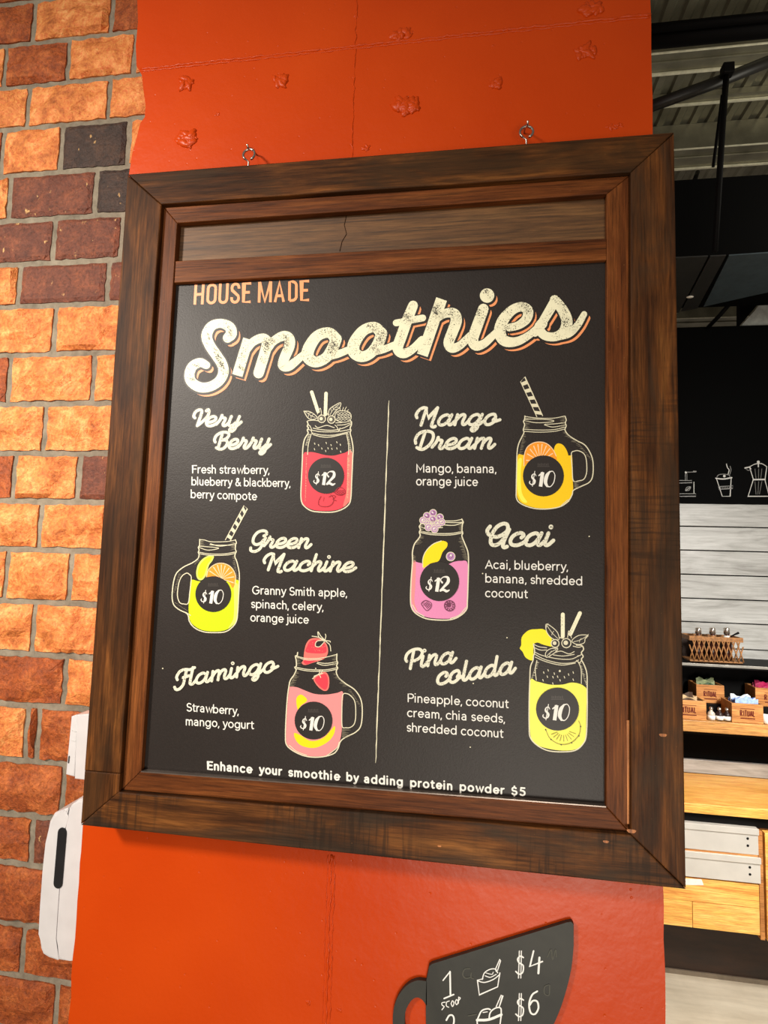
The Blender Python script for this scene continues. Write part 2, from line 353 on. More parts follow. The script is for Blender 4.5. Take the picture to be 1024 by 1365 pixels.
# script lettering: skeletons, x-height 1, y up, before slant
G = {
 'a': ([[(.74, .78), (.5, 1), (.16, .82), (0, .4), (.12, .05), (.38, 0), (.62, .22), (.76, .6)], [(.84, 1), (.76, .3), (.84, .02), (1.0, .05), (1.2, .38)]], 1.2),
 'c': ([[(.62, .62), (.72, .8), (.6, .98), (.38, 1), (.1, .78), (0, .4), (.12, .08), (.42, -.02), (.74, .12), (1.0, .42)]], .95),
 'd': ([[(.74, .78), (.5, 1), (.16, .82), (0, .4), (.12, .05), (.38, 0), (.62, .22), (.76, .6)], [(.8, 1.75), (.76, .3), (.84, .02), (1.0, .05), (1.2, .38)]], 1.2),
 'e': ([[(.1, .36), (.42, .42), (.66, .62), (.66, .88), (.44, 1), (.16, .84), (0, .45), (.12, .08), (.4, -.02), (.7, .1), (.98, .42)]], .95),
 'g': ([[(.74, .78), (.5, 1), (.16, .82), (0, .4), (.12, .05), (.38, 0), (.62, .22), (.76, .6)], [(.86, 1), (.78, .2), (.76, -.35), (.56, -.64), (.36, -.52), (.46, -.26), (.8, -.02), (1.15, .38)]], 1.18),
 'h': ([[(.06, 1.75), (.06, 0)], [(.08, .5), (.3, .9), (.52, 1), (.64, .82), (.58, .3), (.66, .02), (.82, .05), (1.02, .38)]], 1.02),
 'i': ([[(.06, 1), (.02, .28), (.1, .02), (.28, .05), (.5, .4)]], .5),
 'l': ([[(.1, 1.75), (.02, .3), (.1, .02), (.28, .05), (.5, .4)]], .5),
 'm': ([[(.06, 1), (.06, 0)], [(.08, .5), (.28, .9), (.48, 1), (.58, .82), (.56, 0)], [(.58, .5), (.78, .9), (.98, 1), (1.1, .82), (1.04, .3), (1.12, .02), (1.28, .05), (1.48, .38)]], 1.48),
 'n': ([[(.06, 1), (.06, 0)], [(.08, .5), (.3, .9), (.52, 1), (.64, .82), (.58, .3), (.66, .02), (.82, .05), (1.02, .38)]], 1.02),
 'o': ([[(.72, .75), (.56, 1), (.2, .88), (0, .45), (.12, .05), (.4, -.02), (.7, .25), (.74, .62), (.6, .4), (.78, .3), (1.1, .44)]], 1.06),
 'r': ([[(-.1, .15), (.1, .62), (.16, 1.12)], [(.14, 1.05), (.3, .86), (.5, .8), (.5, .5), (.44, .2), (.54, .0), (.72, .06), (.92, .38)]], .88),
 'u': ([[(.06, 1), (.02, .28), (.14, 0), (.4, .08), (.6, .4)], [(.7, 1), (.62, .28), (.7, .02), (.86, .05), (1.06, .38)]], 1.06),
 'y': ([[(.06, 1), (.02, .28), (.14, 0), (.4, .08), (.62, .4)], [(.72, 1), (.66, .2), (.64, -.35), (.44, -.62), (.24, -.5), (.34, -.26), (.7, -.04), (1.0, .4)]], 1.0),
 'V': ([[(-.02, .85), (-.16, 1.05), (-.1, 1.5), (.16, 1.72), (.38, 1.6), (.4, 1.1), (.36, 0)], [(.36, 0), (.66, .4), (.96, 1.0), (.98, 1.5), (.86, 1.75), (.74, 1.6)]], 1.02),
 'B': ([[(.0, .7), (-.12, .95), (-.06, 1.4), (.3, 1.72), (.8, 1.74), (1.05, 1.45), (.9, 1.05), (.55, .92)], [(.42, 1.6), (.42, 0)], [(.55, .92), (.95, .88), (1.12, .5), (.95, .06), (.6, -.08), (.25, .08)]], 1.32),
 'G': ([[(.82, 1.2), (1.0, 1.4), (.9, 1.68), (.56, 1.76), (.2, 1.55), (.02, 1.05), (.1, .5), (.42, .26), (.74, .42), (.92, .78)], [(1.02, 1.0), (.94, .4), (.82, -.2), (.5, -.48), (.14, -.4), (.04, -.1)]], 1.2),
 'M': ([[(-.04, .75), (-.16, 1.05), (-.04, 1.5), (.24, 1.74), (.46, 1.68)], [(.46, 1.7), (.42, 0)], [(.44, 1.68), (.8, .72), (1.28, 1.72)], [(1.28, 1.72), (1.2, .2), (1.22, -.12), (1.4, -.2), (1.5, -.12)]], 1.64),
 'D': ([[(-.04, .55), (-.14, .95), (0, 1.5), (.45, 1.74), (.95, 1.6), (1.15, 1.1), (1.05, .45), (.7, -.02), (.4, -.04), (.14, .12)], [(.42, 1.55), (.38, .05)]], 1.36),
 'F': ([[(-.02, .72), (-.1, 1.05), (.1, 1.55), (.5, 1.68), (.9, 1.58), (1.25, 1.72)], [(.62, 1.5), (.56, .7), (.5, .1), (.26, -.28), (-.02, -.3), (-.16, -.02)], [(.42, .85), (.9, .95)]], 1.02),
 'P': ([[(.0, .7), (-.12, .95), (-.06, 1.4), (.3, 1.72), (.8, 1.74), (1.12, 1.4), (1.0, .9), (.62, .66), (.5, .7)], [(.42, 1.6), (.38, -.05)]], 1.18),
 'A': ([[(-.1, 1.55), (-.2, 1.2), (.0, .85), (.5, .68), (.9, .95), (1.05, 1.3), (.9, 1.72), (.6, 1.76), (.3, 1.45), (.16, .8), (.26, .15), (.56, -.02), (.86, .25), (1.04, .9)], [(1.14, 1.3), (1.04, .5), (1.04, -.02), (1.16, -.2), (1.32, -.12)]], 1.42),
 's': ([], .5), ' ': ([], .5)}
BUTT = {'h': (0,), 'm': (0, 1), 'n': (0,), 'r': ()}
def script(ink, text, x0, y0, x1, y1, xh, w, m, out=P_DARK, slant=.30):
    adv = [G[c][1] for c in text]; L = math.hypot(x1-x0, y1-y0); u = L/(sum(adv)+.2*1)      # horizontal unit
    ux, uy = (x1-x0)/L, (y1-y0)/L
    ink.at(0, 0, 1)
    def tr(o, p):
        gx = (o+p[0])*u + slant*p[1]*xh; gy = p[1]*xh
        return (x0+ux*gx+uy*gy, y0+uy*gx-ux*gy)
    for ps in (0, 1):
        o = .1
        for c in text:
            for k, st in enumerate(G[c][0]):
                pts = [tr(o, p) for p in st]; straight = len(st) == 2 or (c == 'M' and k == 2)
                if ps == 0: ink.S(pts, w+3.2, out, smooth=not straight, cap=True)
                else:
                    ink.S(pts, w, m, smooth=not straight, cap=True)
                    if straight and len(st) == 2: pass
            if c == 'i':
                q = tr(o, (.1, 1.52))
                if ps == 0: ink.disc(q, w*.5+2.6, out, 16)
                else: ink.ring(q, w*.42, w*.42, m, n=14)
            o += G[c][1]

def arc(c, r, a0, a1, n=7): return [(c[0]+r[0]*math.cos(math.radians(a0+(a1-a0)*i/n)), c[1]+r[1]*math.sin(math.radians(a0+(a1-a0)*i/n))) for i in range(n+1)]
def _o(cx=.44, r=.44): return arc((cx, .5), (r, .5), 0, 360, 16)
_n = [[(0, 0), (0, 1)], [(0, .55)]+arc((.33, .62), (.33, .38), 160, 0, 7)+[(.66, 0)]]
SANS = {
 'a': ([[(.06, .88)]+arc((.36, .64), (.3, .36), 110, 0, 5)+[(.66, 0)], [(.66, .56), (.34, .56)]+arc((.3, .29), (.3, .28), 100, 270, 7)+[(.5, .05), (.66, .25)]], 1.02),
 'b': ([[(0, 0), (0, 1.5)], _o()], 1.12), 'c': ([arc((.44, .5), (.44, .5), 48, 312, 11)], .98), 'd': ([[(.88, 0), (.88, 1.5)], _o()], 1.16),
 'e': ([[(.02, .5), (.86, .5)]+arc((.44, .5), (.42, .5), 0, 318, 13)], 1.08), 'g': ([_o(), [(.88, 1), (.88, -.05)]+arc((.46, -.08), (.42, .36), 0, -140, 6)], 1.16),
 'h': ([[(0, 0), (0, 1.5)], _n[1]], .94), 'i': ([[(0, 0), (0, 1)], [(0, 1.46), (0, 1.50)]], .30), 'j': ([[(.05, 1), (.05, -.2), (-.06, -.4), (-.24, -.4)], [(.05, 1.46), (.05, 1.5)]], .35),
 'k': ([[(0, 0), (0, 1.5)], [(0, .4), (.6, 1)], [(.22, .6), (.66, 0)]], .88), 'l': ([[(0, 0), (0, 1.5)]], .30),
 'm': ([[(0, 0), (0, 1)], [(0, .6)]+arc((.29, .64), (.29, .36), 160, 0, 6)+[(.58, 0)], [(.58, .6)]+arc((.87, .64), (.29, .36), 160, 0, 6)+[(1.16, 0)]], 1.44), 'n': (_n, .94),
 'o': ([_o()], 1.12), 'p': ([[(0, -.45), (0, 1)], _o()], 1.12), 'r': ([[(0, 0), (0, 1)], [(0, .55)]+arc((.4, .5), (.4, .5), 150, 85, 4)], .62),
 's': ([arc((.32, .74), (.29, .26), 35, 230, 7)+[(.35, .49)]+arc((.32, .26), (.3, .26), 50, -150, 7)], .82), 't': ([[(.16, 1.32), (.16, .25), (.26, .02), (.46, .04)], [(-.04, 1), (.46, 1)]], .66),
 'u': ([[(0, 1), (0, .38)]+arc((.33, .38), (.33, .38), 180, 340, 7)+[(.66, .45)], [(.66, 1), (.66, 0)]], .98), 'v': ([[(0, 1), (.38, 0), (.76, 1)]], .86),
 'w': ([[(0, 1), (.32, 0), (.62, .95), (.92, 0), (1.24, 1)]], 1.36), 'y': ([[(0, 1), (.4, .0)], [(.8, 1), (.32, -.2), (.2, -.4), (0, -.4)]], .92),
 'A': ([[(0, 0), (.58, 1.4), (1.16, 0)], [(.22, .46), (.94, .46)]], 1.3), 'F': ([[(.8, 1.4), (0, 1.4), (0, 0)], [(0, .74), (.7, .74)]], 1.0), 'G': ([arc((.64, .7), (.64, .72), 45, 340, 14)+[(1.28, .66), (.76, .66)]], 1.5),
 'M': ([[(0, 0), (0, 1.4), (.6, .4), (1.2, 1.4), (1.2, 0)]], 1.48), 'P': ([[(0, 0), (0, 1.4), (.5, 1.4)]+arc((.5, 1.02), (.42, .38), 80, -90, 7)+[(0, .64)]], 1.1),
 'S': ([arc((.44, 1.05), (.4, .37), 40, 235, 8)+[(.46, .7)]+arc((.44, .36), (.44, .38), 55, -150, 8)], 1.08), 'E': ([[(.8, 1.4), (0, 1.4), (0, 0), (.8, 0)], [(0, .74), (.72, .74)]], 1.0),
 '&': ([[(1.1, 0), (.3, .95), (.22, 1.2), (.4, 1.42), (.64, 1.36), (.66, 1.08), (.2, .68), (.04, .34), (.2, .04), (.52, 0), (.84, .22), (1.02, .62)]], 1.28),
 '$': ([arc((.42, 1.02), (.36, .34), 40, 235, 8)+[(.44, .7)]+arc((.42, .38), (.4, .36), 55, -150, 8), [(.42, 1.36), (.42, 1.6)], [(.42, .02), (.42, -.2)]], 1.1), '5': ([[(.8, 1.4), (.2, 1.4), (.14, .84)]+arc((.42, .44), (.42, .44), 100, -140, 9)], 1.1),
 ',': ([[(.02, .06), (-.06, -.22)]], .22), ' ': ([], .42)}
def text_ink(ink, body, p0, p1, xh_px, m, w=1.35, spacing=0.0):
    """monoline lettering from p0 to p1 (baseline ends, photo positions)"""
    adv = [SANS[c][1]+spacing+(.2 if c in 'il' else .12) for c in body]; tot = sum(adv)-spacing-.2
    L = math.hypot(p1[0]-p0[0], p1[1]-p0[1]); u = L/tot; ux, uy = (p1[0]-p0[0])/L, (p1[1]-p0[1])/L; o = 0; ink.at(0, 0, 1)
    for c, ad in zip(body, adv):
        for st in SANS[c][0]:
            P_ = [(p0[0]+ux*(o+x)*u-uy*0*y, p0[1]+uy*(o+x)*u-y*xh_px*(1-w/xh_px*.0)) for x, y in st]
            ink.S(P_, w, m, smooth=False, cap=True)
        o += ad

# ================================================================== STRUCTURE
# floor
t = NT('concrete_floor'); v = t.coord(); n = t.noise(v, 2.5, 6, .6, .5); n2 = t.noise(t.coord((1, 6, 1)), 3, 5, .6)
t.base(t.mix(.5, t.ramp(n, [(.3, (176, 164, 142)), (.7, (226, 216, 194))]), t.ramp(n2, [(.3, (170, 158, 136)), (.7, (230, 220, 198))]))); t.set(.45); M['floor'] = t.m
tag(box('floor', -3.2, 4.2, -3, 6.6, -.1, 0, M['floor']), kind='structure')

# painted concrete column
YC = .935; XL, XR = -.642, .2865
edge = [(183, 0), (184, 30), (181, 60), (182, 88), (189, 100), (191, 118), (194, 140), (193, 156), (187, 164), (181, 188), (176, 206), (172, 232)]
left = [(at(a, b, YC).x, at(a, b, YC).z) for a, b in edge]
low = [(-.643, 2.1), (-.6405, 1.9), (-.6425, 1.6), (-.641, 1.4)]
rz = random.Random(3)
zz = 1.38
while zz > .05: low.append((-.641+rz.uniform(-.0016, .0016), zz)); zz -= .03
prof = [(left[0][0]-.002, 4.25)] + left + low + [(-.641, 0)] + [(.290, 0)]
zz = .02
while zz < 3.1: prof.append((.290-.006*zz/3.1+rz.uniform(-.001, .001), zz)); zz += .045
prof.append((.2835, 4.25))
col = prism('wall_front', prof, YC, 1.55, M['orange']); tag(col, kind='structure')
def ridge(p0, p1, r, nm, wob=.0012, seed=1, gap=None):
    a = at(*p0, YC); b = at(*p1, YC); R_ = random.Random(seed); N = int((b-a).length/.006); pts = []; rr = []
    for i in range(N+1):
        q = a.lerp(b, i/N); q += Vector((R_.uniform(-wob, wob), 0, R_.uniform(-wob, wob))); q.y = YC+.0004; pts.append(q); rr.append(r*R_.uniform(.55, 1.35))
    bm = bmesh.new(); bm_tube(bm, pts, rr, 7); return frombm(nm, bm, M['orange'], col, smooth=True)
ridge((188, 92), (867, 19), .0022, 'paint_ridge', seed=1); ridge((188, 95.5), (867, 22.5), .0018, 'paint_ridge', seed=2)
ridge((477, -60), (469, 215), .0016, 'paint_ridge', seed=3, wob=.0016)
ridge((446, 1140), (439, 1390), .0016, 'paint_ridge', seed=4); ridge((442, 1140), (433.5, 1390), .0019, 'paint_ridge', seed=5); ridge((437, 1140), (429, 1390), .001, 'paint_ridge', seed=6)
def lump(px, py, w, h, seed):
    R_ = random.Random(seed); c = at(px, py, YC); bm = bmesh.new(); sc = .93/767/2
    for k in range(max(5, int(w*h/34))):
        r = bmesh.ops.create_icosphere(bm, subdivisions=2, radius=1)
        ang = R_.uniform(0, 6.28); d = R_.random()**.6
        ox, oz = math.cos(ang)*d*w*sc*.75, math.sin(ang)*d*h*sc*.7
        s_ = R_.uniform(.2, .42)*min(w, h)*sc*1.5; el = R_.uniform(.6, 1.9); a2 = R_.uniform(0, 3.14)
        ph = R_.uniform(0, 9)
        for v_ in r['verts']:
            u = v_.co.copy(); u *= 1+.25*math.sin(4*u.x+ph)*math.cos(3.5*u.z+ph)+R_.uniform(-.04, .04)
            x = u.x*el; z = u.z/el**.5; x, z = x*math.cos(a2)-z*math.sin(a2), x*math.sin(a2)+z*math.cos(a2)
            v_.co = Vector((c.x+ox+x*s_, YC+.0005+u.y*s_*.55, c.z+oz+z*s_))
    o = frombm('paint_lump', bm, M['orange'], col, smooth=True)
for i, a in enumerate([(248, 110, 26, 22), (372, 108, 30, 22), (249, 186, 40, 28), (541, 142, 38, 28), (536, 46, 34, 20), (549, 44, 12, 8), (660, 112, 22, 18), (667, 105, 10, 8), (781, 70, 30, 22),
      (790, 12, 32, 26), (821, 168, 30, 12), (490, 196, 18, 12), (412, 1336, 9, 8), (453, 1345, 9, 8), (475, 22, 7, 8), (290, 152, 9, 8), (310, 128, 5, 4), (658, 60, 9, 6), (330, 55, 5, 4), (371, 62, 5, 5)]):
    lump(*a, 20+i)

# brick wall, recessed behind the column
YB = 1.07
wl = box('wall_left', -2.4, -.645, YB+.0035, 1.4, 0, 4.25, M['mortar']); tag(wl, kind='structure')
zs = [at(60, y, YB).z for y in (55, 112, 168, 230, 291, 350, 407, 472, 538, 604, 668, 733, 803, 873, 942, 1017, 1090, 1156, 1238, 1307, 1378)]
zs = [zs[0]+.105*2, zs[0]+.105] + zs + [zs[-1]-.1, zs[-1]-.2]
# per course: joints (photo x) left to right and kinds of the bricks between/after them
rows = [([47, 150], 'door'[:3]), ([45, 149], 'dod'), ([91], 'do'), ([37, 145], 'ooo'), ([81], 'ok'), ([12, 127], 'ork'), ([71], 'rr'), ([25, 143], 'orr'), ([72], 'oo'), ([12, 124], 'doo'),
        ([59], 'oo'), ([104], 'or'), ([53], 'oo'), ([93], 'oo'), ([44], 'oo'), ([86], 'do'), ([35, 50], 'odd'), ([83], 'dd'), ([42], 'dr'), ([70], 'dd'), ([30], 'dd'), ([74], 'dd'), ([30], 'od'), ([80], 'do')]
KM = {'o': 'br_o', 'r': 'br_r', 'k': 'br_k', 'd': 'br_d'}
def brick(x0, x1, z0, z1, kind, seed):
    R_ = random.Random(seed); g = .0066
    x0 += g; x1 -= g; z0 += g; z1 -= g
    if x1-x0 < .012: return
    nx = max(3, min(12, int((x1-x0)/.012))); nz = 7; rough = kind in 'od'
    W_, H_ = x1-x0, z1-z0; px_ = [R_.uniform(.0, 1) for _ in range(6)]
    # chiselled face: plateau bounded by random planes
    cuts = [(R_.uniform(0, 6.28), R_.uniform(.2, .5), R_.uniform(.2, .8)) for _ in range(7)]
    verts = []; faces = []
    for j in range(nz+1):
        for i in range(nx+1):
            u, v_ = i/nx, j/nz; x = x0+u*W_; z = z0+v_*H_
            e = i in (0, nx) or j in (0, nz)
            if rough:
                d = .011
                for a, off, sl in cuts:
                    s_ = (u-.5)*math.cos(a)+(v_-.5)*math.sin(a)-off+.12; d = min(d, .011-max(0, s_)*sl*.09)
                d = max(d, .0015)+R_.uniform(-.0012, .0012)
            else: d = .004+R_.uniform(-.0006, .0006)
            if e: d = .0005 if not rough else R_.uniform(.0, .003); x += R_.uniform(-.0018, .0018); z += R_.uniform(-.0018, .0018)
            elif i in (1, nx-1) or j in (1, nz-1):
                x = x0+(u+(.03 if i == 1 else 0)*-1+(.03 if i == nx-1 else 0))*W_; z = z0+(v_-(.05 if j == 1 else 0)+(.05 if j == nz-1 else 0))*H_
            verts.append((x, YB+.002-d, z))
    for j in range(nz):
        for i in range(nx):
            a = j*(nx+1)+i; faces.append((a, a+1, a+nx+2, a+nx+1))
    b = len(verts); per = [i for i in range(nx+1)]+[j*(nx+1)+nx for j in range(1, nz+1)]+[nz*(nx+1)+i for i in range(nx-1, -1, -1)]+[j*(nx+1) for j in range(nz-1, 0, -1)]
    for p in per: verts.append((verts[p][0], YB+.02, verts[p][2]))
    for k in range(len(per)):
        k2 = (k+1) % len(per); faces.append((per[k], b+k, b+k2, per[k2]))
    me = bpy.data.meshes.new('brick'); me.from_pydata(verts, [], faces); me.update()
    link('brick', me, wl, [M[KM[kind]]])
sd = 100
zs_ = zs
for r in range(len(zs_)-1):
    z1, z0 = zs_[r], zs_[r+1]; zm = (z0+z1)/2
    J, kinds = rows[r % len(rows)] if r < len(rows) else ([40], 'oo')
    py = None
    xs = []
    for j in J:   # photo x at the course height
        best = min(range(0, 1400, 4), key=lambda q: abs(at(j, q, YB).z-zm)); xs.append(at(j, best, YB).x)
    kinds = list(kinds)
    # extend to the left
    x = xs[0]; L_ = []
    R_ = random.Random(r); first = True
    while x > -1.75:
        w = R_.uniform(.14, .16); L_.append((x-w, x, kinds[0] if first else R_.choice('ooodr'))); x -= w; first = False
    for a in L_: brick(*a[:2], z0, z1, a[2], sd); sd += 1
    for k in range(len(xs)):
        xe = xs[k+1] if k+1 < len(xs) else max(min(xs[k]+.16, -.647), xs[k]+.02)
        brick(xs[k], min(xe, -.646), z0, z1, kinds[min(k+1, len(kinds)-1)], sd); sd += 1
        if k+1 == len(xs) and xe < -.67: brick(xe, -.646, z0, z1, 'o', sd); sd += 1

# ================================================================== THE MENU SIGN
YS = .8725
sign = thing('menu_sign', (-.153, .93, EYE-.428), 'large dark timber framed black smoothie menu board hanging on orange column', 'sign')
x0, x1, z0, z1 = -.603, .297, EYE-.4282, EYE+.6642
g = .0006; BK = .921
def xz(p, Y): q = at(p[0], p[1], Y); return (q.x, q.z)
YR = YS+.009
sTL, sTR, sBR, sBL = [xz(p, YS) for p in ((215, 272), (841, 229), (841, 1113), (158, 1056))]
rTL, rTR, rBR, rBL = [xz(p, YR) for p in ((236.5, 297), (809, 258), (808, 1075.5), (188, 1028.5))]
def off(p, dx=0, dz=0): return (p[0]+dx, p[1]+dz)
def board(name, pts, y0, mat, bev=.0022): return prism(name, pts, y0, BK, mat, sign, bev)
board('frame_board', [(x0, z1), (x1, z1), off(sTR, g), off(sTL, -g)], YS, M['frame_h'])
board('frame_board', [(x0, z0), off(sBL, -g), off(sBR, g), (x1, z0)], YS, M['frame_low'])
zj = EYE-.345
def lerp2(a, b, z): t_ = (z-a[1])/(b[1]-a[1]); return (a[0]+(b[0]-a[0])*t_, z)
board('frame_board', [(x0, z1-g*2), off(sTL, 0, -g), lerp2(sTL, sBL, zj+g), (x0, zj+g)], YS, M['frame_v'])
board('frame_block', [(x0, zj), lerp2(sTL, sBL, zj), sBL, (x0, z0+g*2)], YS+.0005, M['frame_v'])
board('frame_board', [(x1, z1-g*2), (x1, z0+g*2), off(sBR, 0, g), off(sTR, 0, -g)], YS, M['frame_right'])
board('inner_rail', [off(sTL, 0, 0), off(sTR), off(rTR, g), off(rTL, -g)], YR, M['rail_h'], .0015)
board('inner_rail', [off(sBL), off(rBL, -g), off(rBR, g), off(sBR)], YR, M['rail_h'], .0015)
board('inner_rail', [off(sTL, 0, -g), off(rTL, 0, -g), off(rBL, 0, g), off(sBL, 0, g)], YR, M['rail_v'], .0015)
board('inner_rail', [off(sTR, 0, -g), off(sBR, 0, g), off(rBR, 0, g), off(rTR, 0, -g)], YR, M['rail_v'], .0015)
prism('pale_edge_strip', [off(lerp2(sTR, sBR, at(840, 1098, YR).z), .0002), off(lerp2(sTR, sBR, at(840, 960, YR).z), .0002), off(lerp2(sTR, sBR, at(840, 960, YR).z), -.0035), off(lerp2(sTR, sBR, at(840, 1098, YR).z), -.0026)], YR-.0012, YR+.004, M['pale'], sign, 0, 'pale orange wood sliver beside the right board')  # thin pale orange line along the lower right rail
jx0, jx1, jz0, jz1 = rTL[0], rTR[0], rBL[1], rTL[1]
YP = YS+.0185
ct = at(237, 347, YR).z; cb = at(237, 376, YR).z
board('crossbar', [(jx0, ct), (jx1, at(808, 317, YR).z), (jx1, at(808, 345.5, YR).z), (jx0, cb)], YR+.0015, M['rail_h'], .0015)
board('top_plank', [rTL, rTR, (jx1, at(808, 317, YR).z), (jx0, ct)], YR+.012, M['panel'], .0005)
tube('plank_crack', [at(a, b, YR+.0118) for a, b in ((462, 287), (459, 300), (462, 312), (456, 322), (453, 335))], .0007, M['frame_v'], sign, 5, label='thin crack down the upper plank')
metal = plain('galvanised_metal', (190, 180, 172), .3, 1)
for kx, ky, kr in ((842, 1108, .006), (808, 1122, .004), (586, 1128, .0028), (884, 980, .005)):
    kq = at(kx, ky, YS); prism('knot_mark', [(kq.x+kr*(1+.15*math.sin(3*a_))*math.cos(a_), kq.z+kr*.5*(1+.2*math.cos(2*a_))*math.sin(a_)) for a_ in [6.283*i_/14 for i_ in range(14)]], YS-.0002, YS+.001, M['pale'], sign)
alu = plain('thin_grey_lip', (120, 108, 100), .35, .6)
prism('bottom_lip', [off(rBL, 0, -.0008), off(rBR, 0, -.0008), off(rBR, 0, .0007), off(rBL, 0, .0007)], YR-.0002, YP+.002, alu, sign, 0, 'thin grey lip under the printed board')
poster = box('printed_board', rBL[0]-.004, jx1+.004, YP, YP+.006, min(rBL[1], rBR[1])-.004, cb+.005, M['poster'], sign, 0, 'matt black printed board')
def eye(px, py, zb):
    c = at(px, py, .900); R_ = .0105; pts = []
    for k in range(17):
        a = math.radians(-60+300*k/16+ -10); pts.append(c+Vector((math.cos(a)*R_, math.sin(a)*.001, math.sin(a)*R_)))
    pts = pts
    bm = bmesh.new(); bm_tube(bm, pts, .0021, 8)
    bm_tube(bm, [pts[-1], Vector((c.x, c.y, c.z-R_-.003)), Vector((c.x, c.y, zb-.012))], .0016, 7)
    return frombm('eye_screw', bm, metal, sign, smooth=True)
hk = []
for (px, py) in ((332, 206), (702, 176)):
    eye(px, py, z1)
for (px, py), lab in (((332, 206), 'small metal wall hook above the left of the menu frame'), ((702, 176), 'small metal wall hook above the right of the menu frame')):
    c = at(px, py, .900)
    h = tube('wall_hook', [Vector((c.x-.001, YC+.004, c.z+.026)), Vector((c.x-.001, .92, c.z+.024)), Vector((c.x-.001, .905, c.z+.016)), Vector((c.x, .899, c.z+.008)), Vector((c.x+.001, .893, c.z+.0065)), Vector((c.x+.001, .888, c.z+.010))], .0017, metal)
    tag(h, lab, 'hook', 'hooks holding the menu board')

# ---- title "HOUSE MADE"
ink = Ink(YP).at(240, 365, 5.389)
def bx_(x_0, x_1, strokes, w=3.6, closed=False):
    for st in strokes:
        pts = []
        for u, v_ in st:
            top = 84-(x_0+(x_1-x_0)*u-110)*.038; bot = 214-(x_0+(x_1-x_0)*u-97)*.031
            xx = x_0+(x_1-x_0)*u+ 8*v_*(1-(x_0-97)/800)
            pts.append((xx+9*(1-2*u)*0, bot+(top-bot)*v_))
        ink.S(pts, w, P_ORANGE, smooth=False, cap=False)
e_ = .06
def arc(c, r, a0, a1, n=7): return [(c[0]+r[0]*math.cos(math.radians(a0+(a1-a0)*i/n)), c[1]+r[1]*math.sin(math.radians(a0+(a1-a0)*i/n))) for i in range(n+1)]
V0, V1 = -e_, 1+e_
bx_(107, 160, [[(0, V0), (0, V1)], [(1, V0), (1, V1)], [(0, .5), (1, .5)]])
O_ = arc((.5, .8), (.5, .2), 0, 180)+arc((.5, .2), (.5, .2), 180, 360)
bx_(198, 252, [O_+[O_[0]]])
bx_(284, 336, [[(0, V1)]+arc((.5, .2), (.5, .2), 180, 360)+[(1, V1)]])
bx_(370, 420, [[(1, .74)]+arc((.5, .8), (.5, .2), 0, 180)+[(.05, .66), (.95, .34)]+arc((.5, .2), (.5, .2), 0, -180)+[(0, .28)]])
bx_(456, 508, [[(1, 1), (0, 1), (0, 0), (1, 0)], [(0, .52), (.85, .52)]])
bx_(569, 650, [[(0, V0), (0, V1)], [(.02, V1), (.5, .0), (.98, V1)], [(1, V1), (1, V0)]])
bx_(683, 745, [[(0, V0), (.5, 1), (1, V0)], [(.18, .27), (.82, .27)]])
bx_(787, 836, [[(0, 0), (0, 1), (.4, 1)]+arc((.4, .78), (.6, .22), 90, 0)[1:]+arc((.4, .22), (.6, .22), 0, -90)+[(0, 0)]])
bx_(874, 928, [[(1, 1), (0, 1), (0, 0), (1, 0)], [(0, .52), (.85, .52)]])
ink.build('title_lettering', poster, 'orange capitals')

